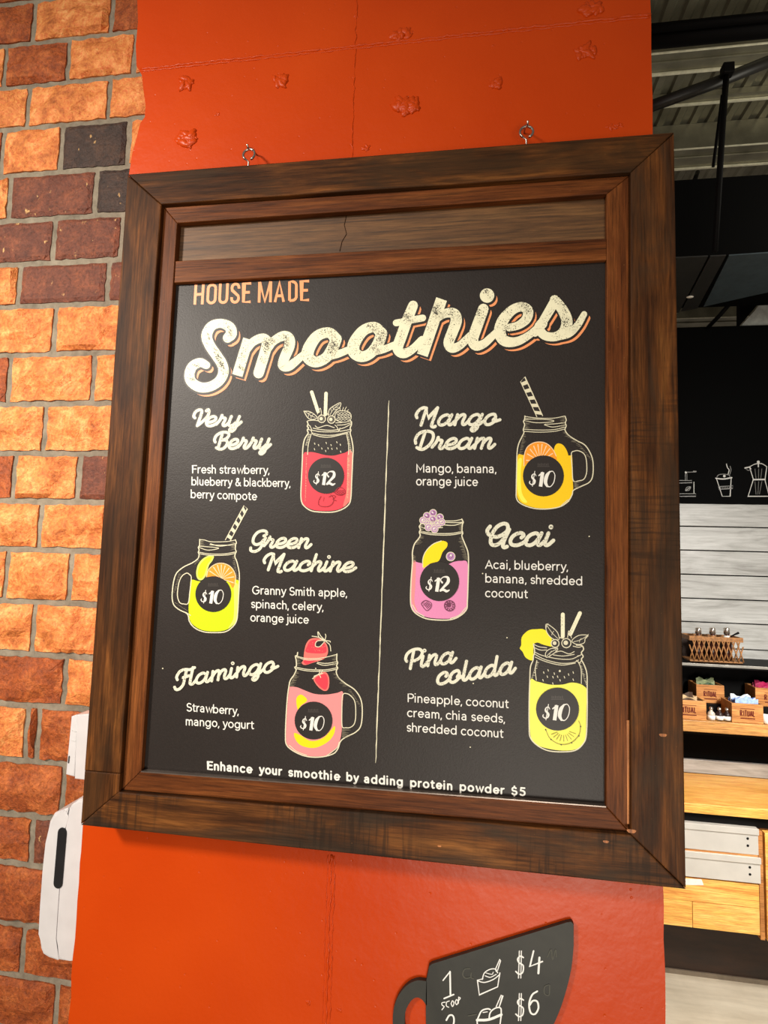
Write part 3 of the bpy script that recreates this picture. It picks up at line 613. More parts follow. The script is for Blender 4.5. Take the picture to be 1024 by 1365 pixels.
# ---- big script title
ink = Ink(YP)
A = (240, 380, 6.4); B = (380, 380, 4.654); Cc = (580, 370, 4.654)
BIG = [  # crop, points, width, cap
 (A, [(408, 452), (438, 418), (425, 360), (350, 328), (270, 352), (230, 430), (252, 510), (312, 600), (358, 672), (372, 745), (335, 820), (255, 868), (170, 872), (100, 828), (82, 765), (108, 695), (172, 662), (226, 684)], [13, 15, 14, 12, 13, 14.5, 14, 14, 14, 14, 13, 13, 13.5, 13.5, 13.5, 13, 12, 10.5], 1, 1),
 (A, [(584, 462), (490, 772)], 14, 0, 0),
 (A, [(570, 560), (620, 490), (690, 455), (735, 468), (738, 530), (672, 752)], [9, 11, 12, 13, 14, 14], 0, 1),
 (A, [(745, 560), (800, 480), (880, 436), (930, 455), (935, 520), (890, 630), (880, 690), (930, 695), (990, 650), (1060, 590)], [9, 11, 13, 14, 14, 13.5, 13, 12, 11, 9], 1, 1),
 (B, [(318, 335), (272, 296), (200, 318), (148, 395), (145, 450), (190, 478), (250, 455), (292, 400), (318, 335)], [15, 14, 14.5, 16, 16, 14.5, 14, 15, 15], 1, 1),
 (B, [(265, 440), (330, 428), (400, 400)], [12, 10, 9], 1, 1),
 (B, [(600, 300), (555, 262), (485, 285), (430, 362), (430, 418), (475, 445), (530, 425), (578, 365), (600, 300)], [15, 14, 14.5, 16, 16, 14.5, 14, 15, 15], 1, 1),
 (B, [(550, 410), (610, 400), (690, 368)], [12, 10, 9], 1, 1),
 (B, [(795, 128), (762, 210), (722, 320), (700, 395), (735, 425), (790, 400), (850, 340)], [13, 14, 14.5, 14, 13, 11, 10], 1, 1),
 (B, [(690, 236), (855, 205)], 9, 0, 1),
 (B, [(972, 88), (852, 436)], 15, 0, 0),
 (Cc, [(-25, 300), (20, 250), (70, 222), (118, 225), (132, 270), (108, 340), (85, 405), (105, 438), (150, 425), (200, 380), (235, 340)], [8, 10, 12, 14, 15, 14.5, 14, 13, 11, 10, 8], 1, 1),
 (Cc, [(300, 196), (262, 300), (235, 385), (255, 425), (305, 410), (350, 370), (400, 320)], [14, 14.5, 14.5, 13, 11, 10, 8], 1, 1),
 (Cc, [(460, 312), (520, 296), (568, 256), (575, 205), (535, 182), (475, 206), (420, 270), (402, 345), (435, 395), (505, 398), (580, 360), (650, 300)], [10, 11, 13, 14, 12.5, 13, 15, 15.5, 14.5, 12, 10, 9], 1, 1),
 (Cc, [(620, 345), (680, 255), (742, 150)], [10, 12, 13], 1, 1),
 (Cc, [(742, 140), (790, 200), (818, 270), (800, 335), (745, 368), (680, 360), (645, 315), (665, 285)], [13, 14, 15, 14, 12, 12, 13, 14], 1, 1),
 (Cc, [(750, 370), (830, 350), (885, 295), (925, 228)], [10, 10, 9.5, 8], 1, 1)]
CR_ = dict(a=1)
for ps, (dx, dy, pad, m) in enumerate([(4.4, 5.2, 0, P_ORANGE), (.6, .9, 4.6, P_DARK), (0, 0, 0, P_CREAM)]):
    for crop, pts, w_, sm, cap in BIG:
        ink.at(*crop); ink.dx, ink.dy = dx, dy
        ww = [q+pad for q in w_] if isinstance(w_, list) else w_+pad
        P_ = pts
        if not cap and pad:
            (a, b), (c, d) = pts[0], pts[-1]; l = math.hypot(c-a, d-b); e = 2.2*crop[2]/l
            P_ = [(a-(c-a)*e, b-(d-b)*e)]+list(pts[1:-1])+[(c+(c-a)*e, d+(d-b)*e)]
        ink.S(P_, ww, m, smooth=bool(sm) or len(pts) > 2, cap=bool(cap))
    ink.at(*Cc); ink.disc((323, 113), (9.6+pad/2)*4.654, m, 26)
ink.dx = ink.dy = 0
# worn speckles inside the letters
R_ = random.Random(5)
def speck(crop, c, rx, ry, n, rot=0, big=1.0):
    ink.at(*crop); a = math.radians(rot)
    for _ in range(n):
        q = R_.gauss(0, .45), R_.gauss(0, .45); x = q[0]*rx; y = q[1]*ry
        x, y = c[0]+x*math.cos(a)-y*math.sin(a), c[1]+x*math.sin(a)+y*math.cos(a); s_ = crop[2]*R_.uniform(.25, .85)*big; k = R_.randint(4, 6); t0 = R_.uniform(0, 6)
        ink.poly([ink.w((x+s_*R_.uniform(.5, 1.4)*math.cos(t0+6.28*i/k), y+s_*R_.uniform(.4, 1.2)*math.sin(t0+6.28*i/k))) for i in range(k)], P_DARK)
for a in [(A, (345, 660), 32, 115, 110, -25), (A, (430, 400), 25, 55, 22), (A, (240, 430), 18, 60, 12), (A, (300, 560), 30, 60, 22, -30), (A, (130, 690), 60, 25, 26, -30), (A, (105, 810), 40, 40, 14), (A, (740, 510), 38, 70, 100, 15),
          (A, (800, 480), 50, 30, 26), (A, (905, 490), 38, 75, 75), (A, (540, 590), 20, 70, 14, 18), (A, (515, 710), 22, 25, 16), (A, (700, 650), 20, 50, 18, 15), (B, (300, 390), 35, 75, 130, 20), (B, (255, 295), 55, 22, 45), (B, (180, 470), 50, 20, 26),
          (B, (595, 340), 32, 80, 130, 20), (B, (545, 265), 55, 28, 50), (B, (560, 410), 30, 30, 40), (B, (450, 430), 40, 20, 16), (B, (765, 210), 32, 40, 70), (B, (725, 330), 15, 60, 14, 18), (B, (945, 180), 28, 50, 70, 15), (B, (905, 340), 15, 60, 12),
          (Cc, (15, 225), 22, 40, 40), (Cc, (110, 240), 36, 40, 60), (Cc, (105, 400), 25, 30, 20), (Cc, (272, 235), 18, 30, 26), (Cc, (255, 400), 28, 15, 12), (Cc, (322, 110), 18, 18, 26), (Cc, (545, 195), 50, 30, 60), (Cc, (570, 230), 25, 30, 30), (Cc, (440, 240), 35, 40, 26), (Cc, (440, 350), 30, 35, 20),
          (Cc, (795, 220), 26, 70, 50, -15), (Cc, (800, 310), 40, 45, 90), (Cc, (755, 160), 22, 30, 14)]: speck(*a)
ink.build('script_title', poster, 'large cream script with orange drop shadow')

# ---- script headings
ink = Ink(YP)
script(ink, 'Very', 255.5, 567.5, 322, 567.5, 12.3, 3.9, P_HEAD)
ink.build('script_heading', poster); ink = Ink(YP)
script(ink, 'Berry', 283, 598, 361, 597.5, 12.3, 3.9, P_HEAD)
ink.build('script_heading', poster); ink = Ink(YP)
script(ink, 'Green', 332.5, 729, 415, 730.5, 12.4, 3.8, P_HEAD)
ink.build('script_heading', poster); ink = Ink(YP)
script(ink, 'Machine', 349, 759.5, 474, 762, 12.4, 3.9, P_HEAD)
ink.build('script_heading', poster); ink = Ink(YP)
script(ink, 'Flamingo', 234, 915.5, 371, 893.5, 12.4, 3.8, P_HEAD)
ink.build('script_heading', poster); ink = Ink(YP)
script(ink, 'Mango', 552, 567, 666, 565.5, 13.4, 4.1, P_HEAD)
ink.build('script_heading', poster); ink = Ink(YP)
script(ink, 'Dream', 551, 598.3, 660, 597.5, 13.4, 4.1, P_HEAD)
ink.build('script_heading', poster); ink = Ink(YP)
script(ink, 'Acai', 646, 726.5, 738, 726.8, 16, 5, P_HEAD)
ink.build('script_heading', poster); ink = Ink(YP)
script(ink, 'Pina', 539, 891.5, 609, 882.5, 13.6, 4, P_HEAD)
ink.build('script_heading', poster); ink = Ink(YP)
script(ink, 'colada', 581, 912.5, 688, 896, 14, 4.2, P_HEAD)
ink.build('script_heading', poster)

# ---- plain lettering
ink = Ink(YP)
for ln, (s_, p0, p1, h) in enumerate([('Fresh strawberry,', (257, 630.5), (359.5, 631.5), 7.6), ('blueberry & blackberry,', (256, 646.5), (387.5, 649), 7.6), ('berry compote', (255, 663.5), (343, 666.5), 7.6),
        ('Granny Smith apple,', (337, 791.5), (463, 795.5), 7.6), ('spinach, celery,', (335.5, 809.7), (431.5, 814), 7.6), ('orange juice', (334.5, 827.8), (412, 831), 7.6),
        ('Strawberry,', (249.5, 947.5), (318.5, 952.5), 7.6), ('mango, yogurt', (248.5, 966.3), (339, 971.5), 7.6),
        ('Mango, banana,', (556, 629.3), (662, 630.2), 8.0), ('orange juice', (555.5, 646.5), (637.5, 647.5), 8.0),
        ('Acai, blueberry,', (647.5, 757.5), (757.5, 760.5), 8.0), ('banana, shredded', (647.8, 776), (777, 779.8), 8.0), ('coconut', (647.5, 795.5), (704, 797), 8.0),
        ('Pineapple, coconut', (544.3, 935.3), (678.5, 943.5), 8.0), ('cream, chia seeds,', (543.5, 955), (673.5, 963), 8.0), ('shredded coconut', (543, 974.5), (671.5, 983), 8.0)]):
    ink = Ink(YP); text_ink(ink, s_, p0, p1, h*.93, P_WHITE, 1.45); ink.build('ingredient_line', poster)
ink = Ink(YP)
for s_, p0, p1 in [('Enhance', (276.5, 1026.5), (337.5, 1031.5)), ('your', (345.5, 1031.5), (377, 1034.3)), ('smoothie', (384.5, 1035.3), (454.5, 1041)), ('by', (462, 1041.5), (479, 1043)), ('adding', (485.5, 1044), (538.5, 1048.3)),
                   ('protein', (547, 1049), (604.5, 1053.8)), ('powder', (613, 1054.3), (673.5, 1059.3)), ('$5', (681.5, 1060), (702, 1061.5))]:
    text_ink(ink, s_, (p0[0]+1, p0[1]-1.3), (p1[0]-1, p1[1]-1.3), 7.0, P_WHITE, 2.3, .16)
ink.build('bottom_line', poster, 'bold spaced white lettering')

# ---- divider
ink = Ink(YP); ink.at(0, 0, 1)
R_ = random.Random(2); pts = []; ww = []
for i in range(60):
    q = i/59; pts.append((518.5+(501-518.5)*q+R_.uniform(-.25, .25), 534+(1017-534)*q)); ww.append(R_.uniform(.9, 1.9)*(1 if 0 < i < 59 else .3))
ink.S(pts, ww, P_LINE, smooth=False, cap=False)
for x, y in ((643.5, 764.5), (627, 996), (676, 850), (785.5, 715), (631, 911), (421, 891), (217, 891)): (lambda kk: (kk.disc((x, y), .9, P_LINE, 8), kk.build('print_fleck', poster)))(Ink(YP))
ink.build('divider_line', poster)

# ---- jars
def badge(k, c, r, price):
    """price badge: dark disc, c and r in photo px"""
    k.at(0, 0, 1); k.disc(c, r, P_DARK, 40)
    u = r
    def q(x, y): return (c[0]+x*u, c[1]+y*u)
    def S_(pts, w, m=P_WHITE, **kw): k.S([q(*p) for p in pts], [a*u for a in w] if isinstance(w, list) else w*u, m, **kw)
    # dollar
    S_([(-.36, .0), (-.42, -.1), (-.53, -.06), (-.56, .06), (-.48, .16), (-.42, .26), (-.46, .38), (-.58, .42), (-.68, .34), (-.66, .26)], [.03, .04, .05, .08, .10, .10, .07, .05, .05, .04])
    S_([(-.42, -.22), (-.54, .5)], .035, smooth=False)
    S_([(-.22, -.02), (-.04, -.17)], .06, smooth=False); S_([(-.04, -.18), (-.14, .52)], .17, smooth=False, cap=False)
    if price == 10:
        S_([(.3, -.2), (.16, .0), (.1, .3), (.18, .5)], [.08, .17, .17, .1])
        S_([(.3, -.2), (.46, -.22), (.56, -.02), (.5, .32), (.34, .52), (.18, .5)], [.07, .035, .04, .04, .04, .08])
    else:
        S_([(.14, .06), (.06, -.08), (.2, -.22), (.42, -.2), (.44, .02), (.26, .24), (.04, .46)], [.09, .05, .05, .12, .16, .12, .08])
        S_([(.04, .48), (.2, .42), (.36, .5), (.5, .44)], [.08, .12, .12, .05])
    for i in range(7): S_([(-.26+.08*i, -.62+(.02 if i % 2 else 0)), (-.25+.08*i, -.5)], .035, P_FAINT, smooth=False, cap=False)
    S_([(-.3, -.46), (.3, -.46)], .03, P_FAINT, smooth=False, cap=False)
def orange_slice(k, outer, hub, rays):
    k.F(outer, P_OR2); 
    for p in rays: k.S([hub, p], [.4, 1.5], P_PALE, smooth=False, cap=False)
    k.S(outer[:len(outer)*2//3+1], 1.1, P_PALE)
def hatch(k, a, b, n, dx, m=P_SOFT, w=.7, seed=0):
    Q = random.Random(seed); k.layer(); k.lock = True
    for i in range(n):
        t_ = i/(n-1); x = a[0]+(b[0]-a[0])*t_; y = a[1]+(b[1]-a[1])*t_; k.S([(x, y), (x+dx*Q.uniform(.5, 1.1), y+Q.uniform(-4, 10))], [w, .2], m, smooth=False, cap=False)
    k.lock = False
def straw(k, q, stripes):
    a, b, c, d = q; L_ = lambda p, r, t_: (p[0]+(r[0]-p[0])*t_, p[1]+(r[1]-p[1])*t_)
    k.F([a, b, c, d], P_DARK, smooth=False)
    for i in range(stripes):
        t0 = (i+.15)/stripes; t1 = (i+.6)/stripes
        k.F([L_(a, d, t0), L_(b, c, min(1, t0+.06)), L_(b, c, min(1, t1+.06)), L_(a, d, t1)], P_LINE if i % 2 == 0 else P_LINE, smooth=False)
    k.S([d, a, b, c], 1.0, P_LINE, smooth=False)

def jar(fn, lab):
    k = Ink(YP); fn(k); k.build('jar_drawing', poster, lab)

def j_green(k):
    k.at(220, 670, 7.583)
    body = [(352, 372), (350, 432), (338, 452), (346, 478), (338, 502), (346, 530), (330, 570), (270, 612), (190, 650), (120, 710), (90, 790), (75, 900), (75, 980), (95, 1040), (150, 1085), (215, 1115), (238, 1150), (248, 1200), (300, 1265), (390, 1305), (500, 1314), (610, 1305), (680, 1260), (722, 1200), (735, 1120), (745, 950), (752, 800), (750, 700), (728, 600), (708, 550), (712, 515), (722, 495), (712, 470), (715, 425), (722, 405), (712, 375)]
    k.F([(262, 785), (330, 792), (400, 800), (600, 800), (742, 785), (746, 950), (736, 1120), (722, 1195), (670, 1255), (600, 1292), (500, 1302), (390, 1292), (310, 1255), (255, 1195), (240, 1100), (242, 1000), (255, 900)], P_LIME)
    k.F([(640, 1270), (715, 1200), (728, 1100), (740, 900), (742, 830), (700, 830), (700, 1050), (690, 1180)], P_PLIME)
    orange_slice(k, [(420, 750), (440, 680), (500, 628), (570, 612), (640, 632), (690, 680), (715, 745), (708, 820), (682, 862), (640, 800), (520, 745)], (570, 770), [(450, 690), (490, 650), (530, 630), (570, 626), (610, 636), (650, 660), (680, 700), (700, 750), (695, 810)])
    k.F([(492, 535), (430, 540), (370, 580), (330, 640), (316, 720), (335, 775), (375, 782), (412, 740), (428, 690), (448, 630), (484, 580)], P_PLIME)
    k.F([(475, 550), (430, 555), (380, 595), (345, 650), (332, 720), (345, 760), (372, 765), (398, 730), (414, 680), (432, 625), (465, 580)], P_LIME)
    k.S(body, 1.4, P_LINE)
    k.S([(250, 728), (222, 712), (175, 740), (145, 800), (130, 880), (128, 950), (150, 1010), (190, 1024), (236, 1015), (252, 900), (266, 780), (264, 742)], 1.2, P_LINE, closed=True)
    for p in ([(352, 375), (400, 378), (470, 396), (620, 394), (712, 378)], [(460, 415), (560, 440), (712, 415)], [(455, 425), (520, 430), (716, 430)], [(340, 450), (430, 480), (530, 468), (525, 455), (350, 440)], [(340, 500), (450, 518), (600, 518), (718, 498)], [(345, 515), (450, 532), (620, 530), (712, 512)], [(245, 1190), (270, 1240), (330, 1280)], [(215, 1110), (260, 1140)]): k.S(p, .9, P_LINE)
    hatch(k, (362, 385), (362, 435), 7, 40, seed=1); hatch(k, (705, 400), (705, 470), 8, -45, seed=2); hatch(k, (700, 540), (742, 780), 20, -28, seed=3); hatch(k, (350, 540), (300, 620), 7, 30, seed=4); hatch(k, (140, 720), (90, 900), 14, 26, seed=5); hatch(k, (100, 1010), (220, 1090), 9, 20, seed=6)
    straw(k, [(800, 30), (834, 62), (664, 382), (612, 376)], 5)
    badge(k, (284.6, 792), 23.9, 10)
jar(j_green, 'lime jar drawing with apple and orange slice')

def j_red(k):
    k.at(395, 515, 10.24)
    k.F([(98, 930), (170, 900), (250, 903), (400, 940), (520, 945), (650, 912), (765, 905), (760, 1300), (742, 1530), (700, 1600), (600, 1672), (450, 1700), (250, 1690), (120, 1630), (72, 1550), (80, 1200)], P_RED)
    k.F([(700, 930), (765, 915), (755, 1300), (735, 1540), (640, 1640), (690, 1400)], P_PINKR)
    body = [(150, 480), (162, 520), (150, 545), (168, 570), (150, 600), (162, 640), (115, 720), (92, 830), (85, 960), (75, 1200), (64, 1450), (72, 1570), (115, 1640), (205, 1698), (330, 1716), (500, 1716), (620, 1682), (710, 1620), (745, 1530), (757, 1300), (770, 1000), (776, 850), (757, 720), (736, 640), (746, 600), (736, 570), (752, 530), (755, 490), (735, 465)]
    k.S(body, 1.5, P_LINE)
    for p in ([(205, 650), (165, 800), (155, 930)], [(690, 660), (715, 800), (715, 930)], [(230, 570), (330, 590), (500, 600), (640, 570), (740, 520)], [(215, 600), (350, 620), (560, 618), (735, 590)], [(225, 640), (350, 665), (520, 665), (720, 620)], [(230, 660), (350, 690), (480, 690), (700, 640)], [(260, 540), (300, 565), (380, 540), (430, 535), (520, 565)], [(540, 500), (640, 490), (745, 470)], [(560, 530), (650, 525), (740, 500)], [(160, 470), (230, 462), (300, 470)], [(155, 520), (190, 545), (215, 600)], [(150, 590), (200, 600), (220, 650)]): k.S(p, 1.0, P_LINE)
    hatch(k, (170, 650), (125, 800), 12, 40, P_LINE, .7, 1); hatch(k, (715, 650), (760, 900), 16, -40, P_LINE, .7, 2)
    hatch(k, (135, 980), (120, 1560), 26, 14, P_PALE, .7, 4); hatch(k, (700, 980), (690, 1520), 26, 34, P_PALE, .7, 5)
    for a, b, w_ in (((212, 80), (298, 345), 4.6), ((408, 98), (398, 385), 4.6)): k.S([a, b], w_, P_CREAM, smooth=False)
    # leaves
    k.F([(105, 340), (180, 345), (250, 385), (285, 440), (200, 455), (150, 420)], P_DARK); k.S([(105, 340), (180, 345), (250, 385), (285, 430), (215, 455), (155, 425), (105, 340)], 1, P_LINE); k.S([(125, 345), (200, 400), (260, 425)], .7, P_LINE)
    for p in ([(160, 370), (200, 365)], [(170, 390), (165, 420)], [(200, 400), (205, 440)], [(215, 400), (235, 385)]): k.S(p, .6, P_LINE)
    k.F([(440, 400), (455, 320), (520, 265), (605, 225), (600, 290), (540, 340), (500, 400)], P_DARK); k.S([(440, 400), (452, 320), (520, 265), (605, 225), (598, 285), (545, 330), (495, 400)], 1, P_LINE); k.S([(460, 390), (520, 300), (590, 245)], .7, P_LINE)
    for p in ([(480, 340), (475, 310)], [(510, 310), (500, 285)], [(540, 290), (580, 285)], [(515, 320), (550, 315)]): k.S(p, .6, P_LINE)
    k.S([(290, 380), (310, 330), (330, 300), (345, 370), (330, 400)], .9, P_LINE); k.S([(385, 385), (420, 370), (440, 395)], 1, P_LINE)
    # blackberry
    k.F([(530, 400), (560, 345), (650, 340), (730, 360), (750, 420), (730, 470), (640, 490), (545, 460)], P_DARK)
    k.S([(530, 400), (560, 345), (650, 335), (730, 360), (752, 420), (725, 475), (640, 490), (545, 460)], .9, P_LINE, closed=True)
    for i in range(4):
        for j in range(3): k.ring((572+i*46+(j % 2)*16, 372+j*38), 17, .6, P_LINE, n=9)
    for p in ([(630, 340), (645, 290)], [(660, 335), (685, 285)], [(690, 345), (715, 320)], [(600, 335), (600, 300)]): k.S(p, .8, P_LINE)
    for c in ((350, 445), (482, 455)):
        k.disc(c, 55, P_DARK, 18); k.ring(c, 52, 1.1, P_LINE, n=16); k.disc((c[0]-8, c[1]-2), 24, P_LINE, 12); k.ring(c, 35, .5, P_SOFT, n=14)
    k.S([(530, 530), (560, 560), (585, 615), (600, 570)], .9, P_LINE)
    for x, y in ((255, 785), (308, 805), (412, 775), (478, 805), (557, 765), (605, 800), (352, 850), (437, 848), (490, 855), (558, 850), (253, 862), (405, 885), (610, 895)): k.S([(x-4, y-10), (x+3, y+9)], .9, P_LINE, smooth=False)
    badge(k, (434.9, 634.2), 24, 12)
    k.at(395, 600, 10.24)
    k.S([(340, 630), (308, 690), (310, 750), (370, 772), (450, 765), (500, 720), (510, 660), (470, 610)], .8, P_DRED); k.S([(445, 640), (500, 620), (540, 635), (500, 670), (545, 690)], .8, P_DRED); k.S([(380, 640), (370, 700)], .5, P_DRED)
    k.S([(520, 580), (560, 530), (600, 510), (650, 530), (670, 580), (620, 615), (560, 610), (520, 580)], .9, P_DRED)
    for i in range(3):
        for j in range(2): k.ring((560+i*38, 560+j*32), 14, .6, P_DRED, n=8)
jar(j_red, 'red jar drawing with berries and two straws')

def j_mango(k):
    k.at(680, 495, 7.0)
    k.F([(70, 800), (120, 780), (200, 800), (400, 800), (560, 785), (580, 800), (585, 1000), (588, 1110), (560, 1200), (500, 1250), (400, 1275), (250, 1275), (130, 1240), (75, 1190), (62, 1100)], P_GOLD)
    k.F([(420, 800), (412, 720), (440, 675), (490, 685), (530, 740), (545, 810), (520, 880)], P_GOLD); k.F([(70, 1110), (65, 900), (80, 820), (110, 820), (100, 950), (110, 1130), (160, 1220), (110, 1210)], P_LEMON)
    orange_slice(k, [(130, 880), (132, 790), (160, 710), (220, 668), (290, 660), (350, 680), (400, 730), (430, 790), (425, 830), (280, 800), (170, 850)], (280, 840), [(160, 770), (185, 725), (220, 695), (260, 680), (300, 678), (340, 692), (372, 720), (400, 765), (150, 830)])
    body = [(140, 418), (135, 450), (126, 468), (136, 500), (124, 545), (130, 570), (112, 610), (80, 680), (66, 760), (62, 900), (58, 1100), (62, 1190), (110, 1240), (220, 1278), (350, 1284), (470, 1262), (545, 1210), (580, 1150), (592, 1110), (660, 1075), (740, 1035), (772, 970), (774, 850), (752, 770), (700, 690), (620, 645), (550, 600), (518, 560), (514, 535), (524, 510), (516, 480), (524, 455), (514, 420)]
    k.S(body, 1.4, P_LINE)
    k.S([(572, 770), (600, 745), (640, 742), (690, 770), (712, 830), (715, 940), (690, 1005), (640, 1022), (590, 1020), (580, 900)], 1.2, P_LINE, closed=True)
    for p in ([(135, 420), (240, 435), (400, 438), (510, 418)], [(130, 460), (250, 480), (390, 472), (400, 458), (300, 448), (140, 446)], [(320, 500), (400, 520), (520, 500)], [(325, 495), (420, 490), (520, 478)], [(125, 540), (250, 548), (400, 545), (520, 520)], [(130, 560), (260, 568), (400, 562), (512, 540)], [(470, 1260), (540, 1200), (550, 1215)]): k.S(p, .9, P_LINE)
    hatch(k, (142, 430), (142, 530), 10, 44, seed=1); hatch(k, (508, 430), (508, 520), 10, -44, seed=2); hatch(k, (125, 590), (85, 770), 16, 34, seed=3); hatch(k, (515, 570), (620, 660), 10, -40, seed=4); hatch(k, (640, 670), (765, 820), 14, -30, seed=5); hatch(k, (600, 1030), (600, 1080), 8, 60, seed=6)
    straw(k, [(98, 98), (138, 52), (304, 415), (250, 425)], 5)
    badge(k, (724.5, 634.5), 27.3, 10)
jar(j_mango, 'golden jar drawing with orange slice and banana')

def j_acai(k):
    k.at(535, 675, 8.53)
    k.F([(130, 640), (200, 640), (300, 660), (500, 665), (600, 630), (680, 620), (752, 640), (758, 850), (752, 1050), (735, 1170), (670, 1240), (560, 1275), (350, 1270), (220, 1235), (130, 1170), (112, 1060), (118, 850)], P_MAUVE)
    k.F([(128, 640), (165, 640), (160, 900), (150, 1080), (180, 1180), (150, 1160), (118, 1060), (120, 850)], P_PINK)
    k.F([(455, 392), (520, 410), (520, 460), (470, 520), (425, 620), (330, 650), (250, 700), (243, 620), (280, 510), (360, 430)], P_YEL)
    k.S([(455, 392), (360, 430), (280, 510), (245, 600), (246, 690)], 1.1, P_LINE)
    k.disc((562, 570), 54, P_LINE, 18); k.disc((562, 570), 46, P_PURP, 18); k.ring((560, 566), 24, .7, P_DPURP, n=12); k.disc((565, 555), 12, P_WHITE, 8)
    body = [(228, 135), (222, 200), (206, 228), (218, 265), (206, 292), (216, 330), (195, 370), (150, 430), (128, 520), (128, 640), (112, 850), (106, 1050), (118, 1150), (170, 1220), (280, 1275), (420, 1292), (560, 1288), (660, 1250), (740, 1175), (752, 1080), (760, 850), (765, 640), (758, 520), (725, 430), (690, 340), (700, 305), (690, 280), (694, 210), (705, 180), (688, 145)]
    k.S(body, 1.6, P_LINE)
    for p in ([(480, 165), (600, 165), (690, 148)], [(470, 210), (600, 215), (700, 185)], [(470, 180), (600, 185), (700, 180)], [(215, 230), (300, 255), (470, 240)], [(210, 295), (350, 322), (560, 325), (702, 300)], [(212, 280), (350, 305), (560, 308), (698, 285)], [(560, 1275), (660, 1235), (735, 1150)], [(130, 1120), (180, 1200), (260, 1250)]): k.S(p, 1.1, P_LINE)
    for i, c in enumerate(((292, 108), (362, 75), (440, 125), (360, 148), (290, 180), (420, 200), (350, 230), (460, 180), (310, 240), (380, 260), (250, 160))):
        k.disc(c, 42, P_PURP, 14); k.ring(c, 41, .8, P_LINE, n=14); k.ring((c[0]+2, c[1]), 20, .8, P_DPURP if i < 4 else P_LINE, n=10); k.disc((c[0]-8, c[1]-8), 10, P_WHITE, 7)
    for p in ([(225, 165), (350, 172), (480, 165)], [(225, 190), (350, 200), (480, 190)]): k.S(p, .7, P_LINE)
    hatch(k, (225, 210), (225, 280), 8, 34, seed=1); hatch(k, (685, 210), (685, 280), 8, -34, seed=2); hatch(k, (225, 340), (160, 430), 8, 60, seed=3); hatch(k, (690, 360), (755, 600), 22, -50, seed=4); hatch(k, (135, 560), (135, 630), 7, 34, seed=5)
    badge(k, (586, 775), 26.2, 12)
    k.at(535, 675, 8.53)
    k.S([(232, 1100), (280, 1070), (340, 1100), (335, 1150), (290, 1185), (240, 1130)], .9, P_DPURP, closed=True)
    for i in range(4): k.S([(245+i*22, 1092+i*2), (300+i*10, 1165-i*14)], .6, P_DPURP, smooth=False); k.S([(250+i*20, 1125+i*10), (300+i*12, 1080+i*12)], .5, P_DPURP, smooth=False)
    k.ring((550, 1130), 60, 1.0, P_DPURP, n=14); k.disc((540, 1120), 28, P_DPURP, 12)
    for i in range(10): k.ring((550+45*math.cos(i*.63), 1130+45*math.sin(i*.63)), 13, .6, P_DPURP, n=8)
jar(j_acai, 'mauve jar drawing topped with purple berries')

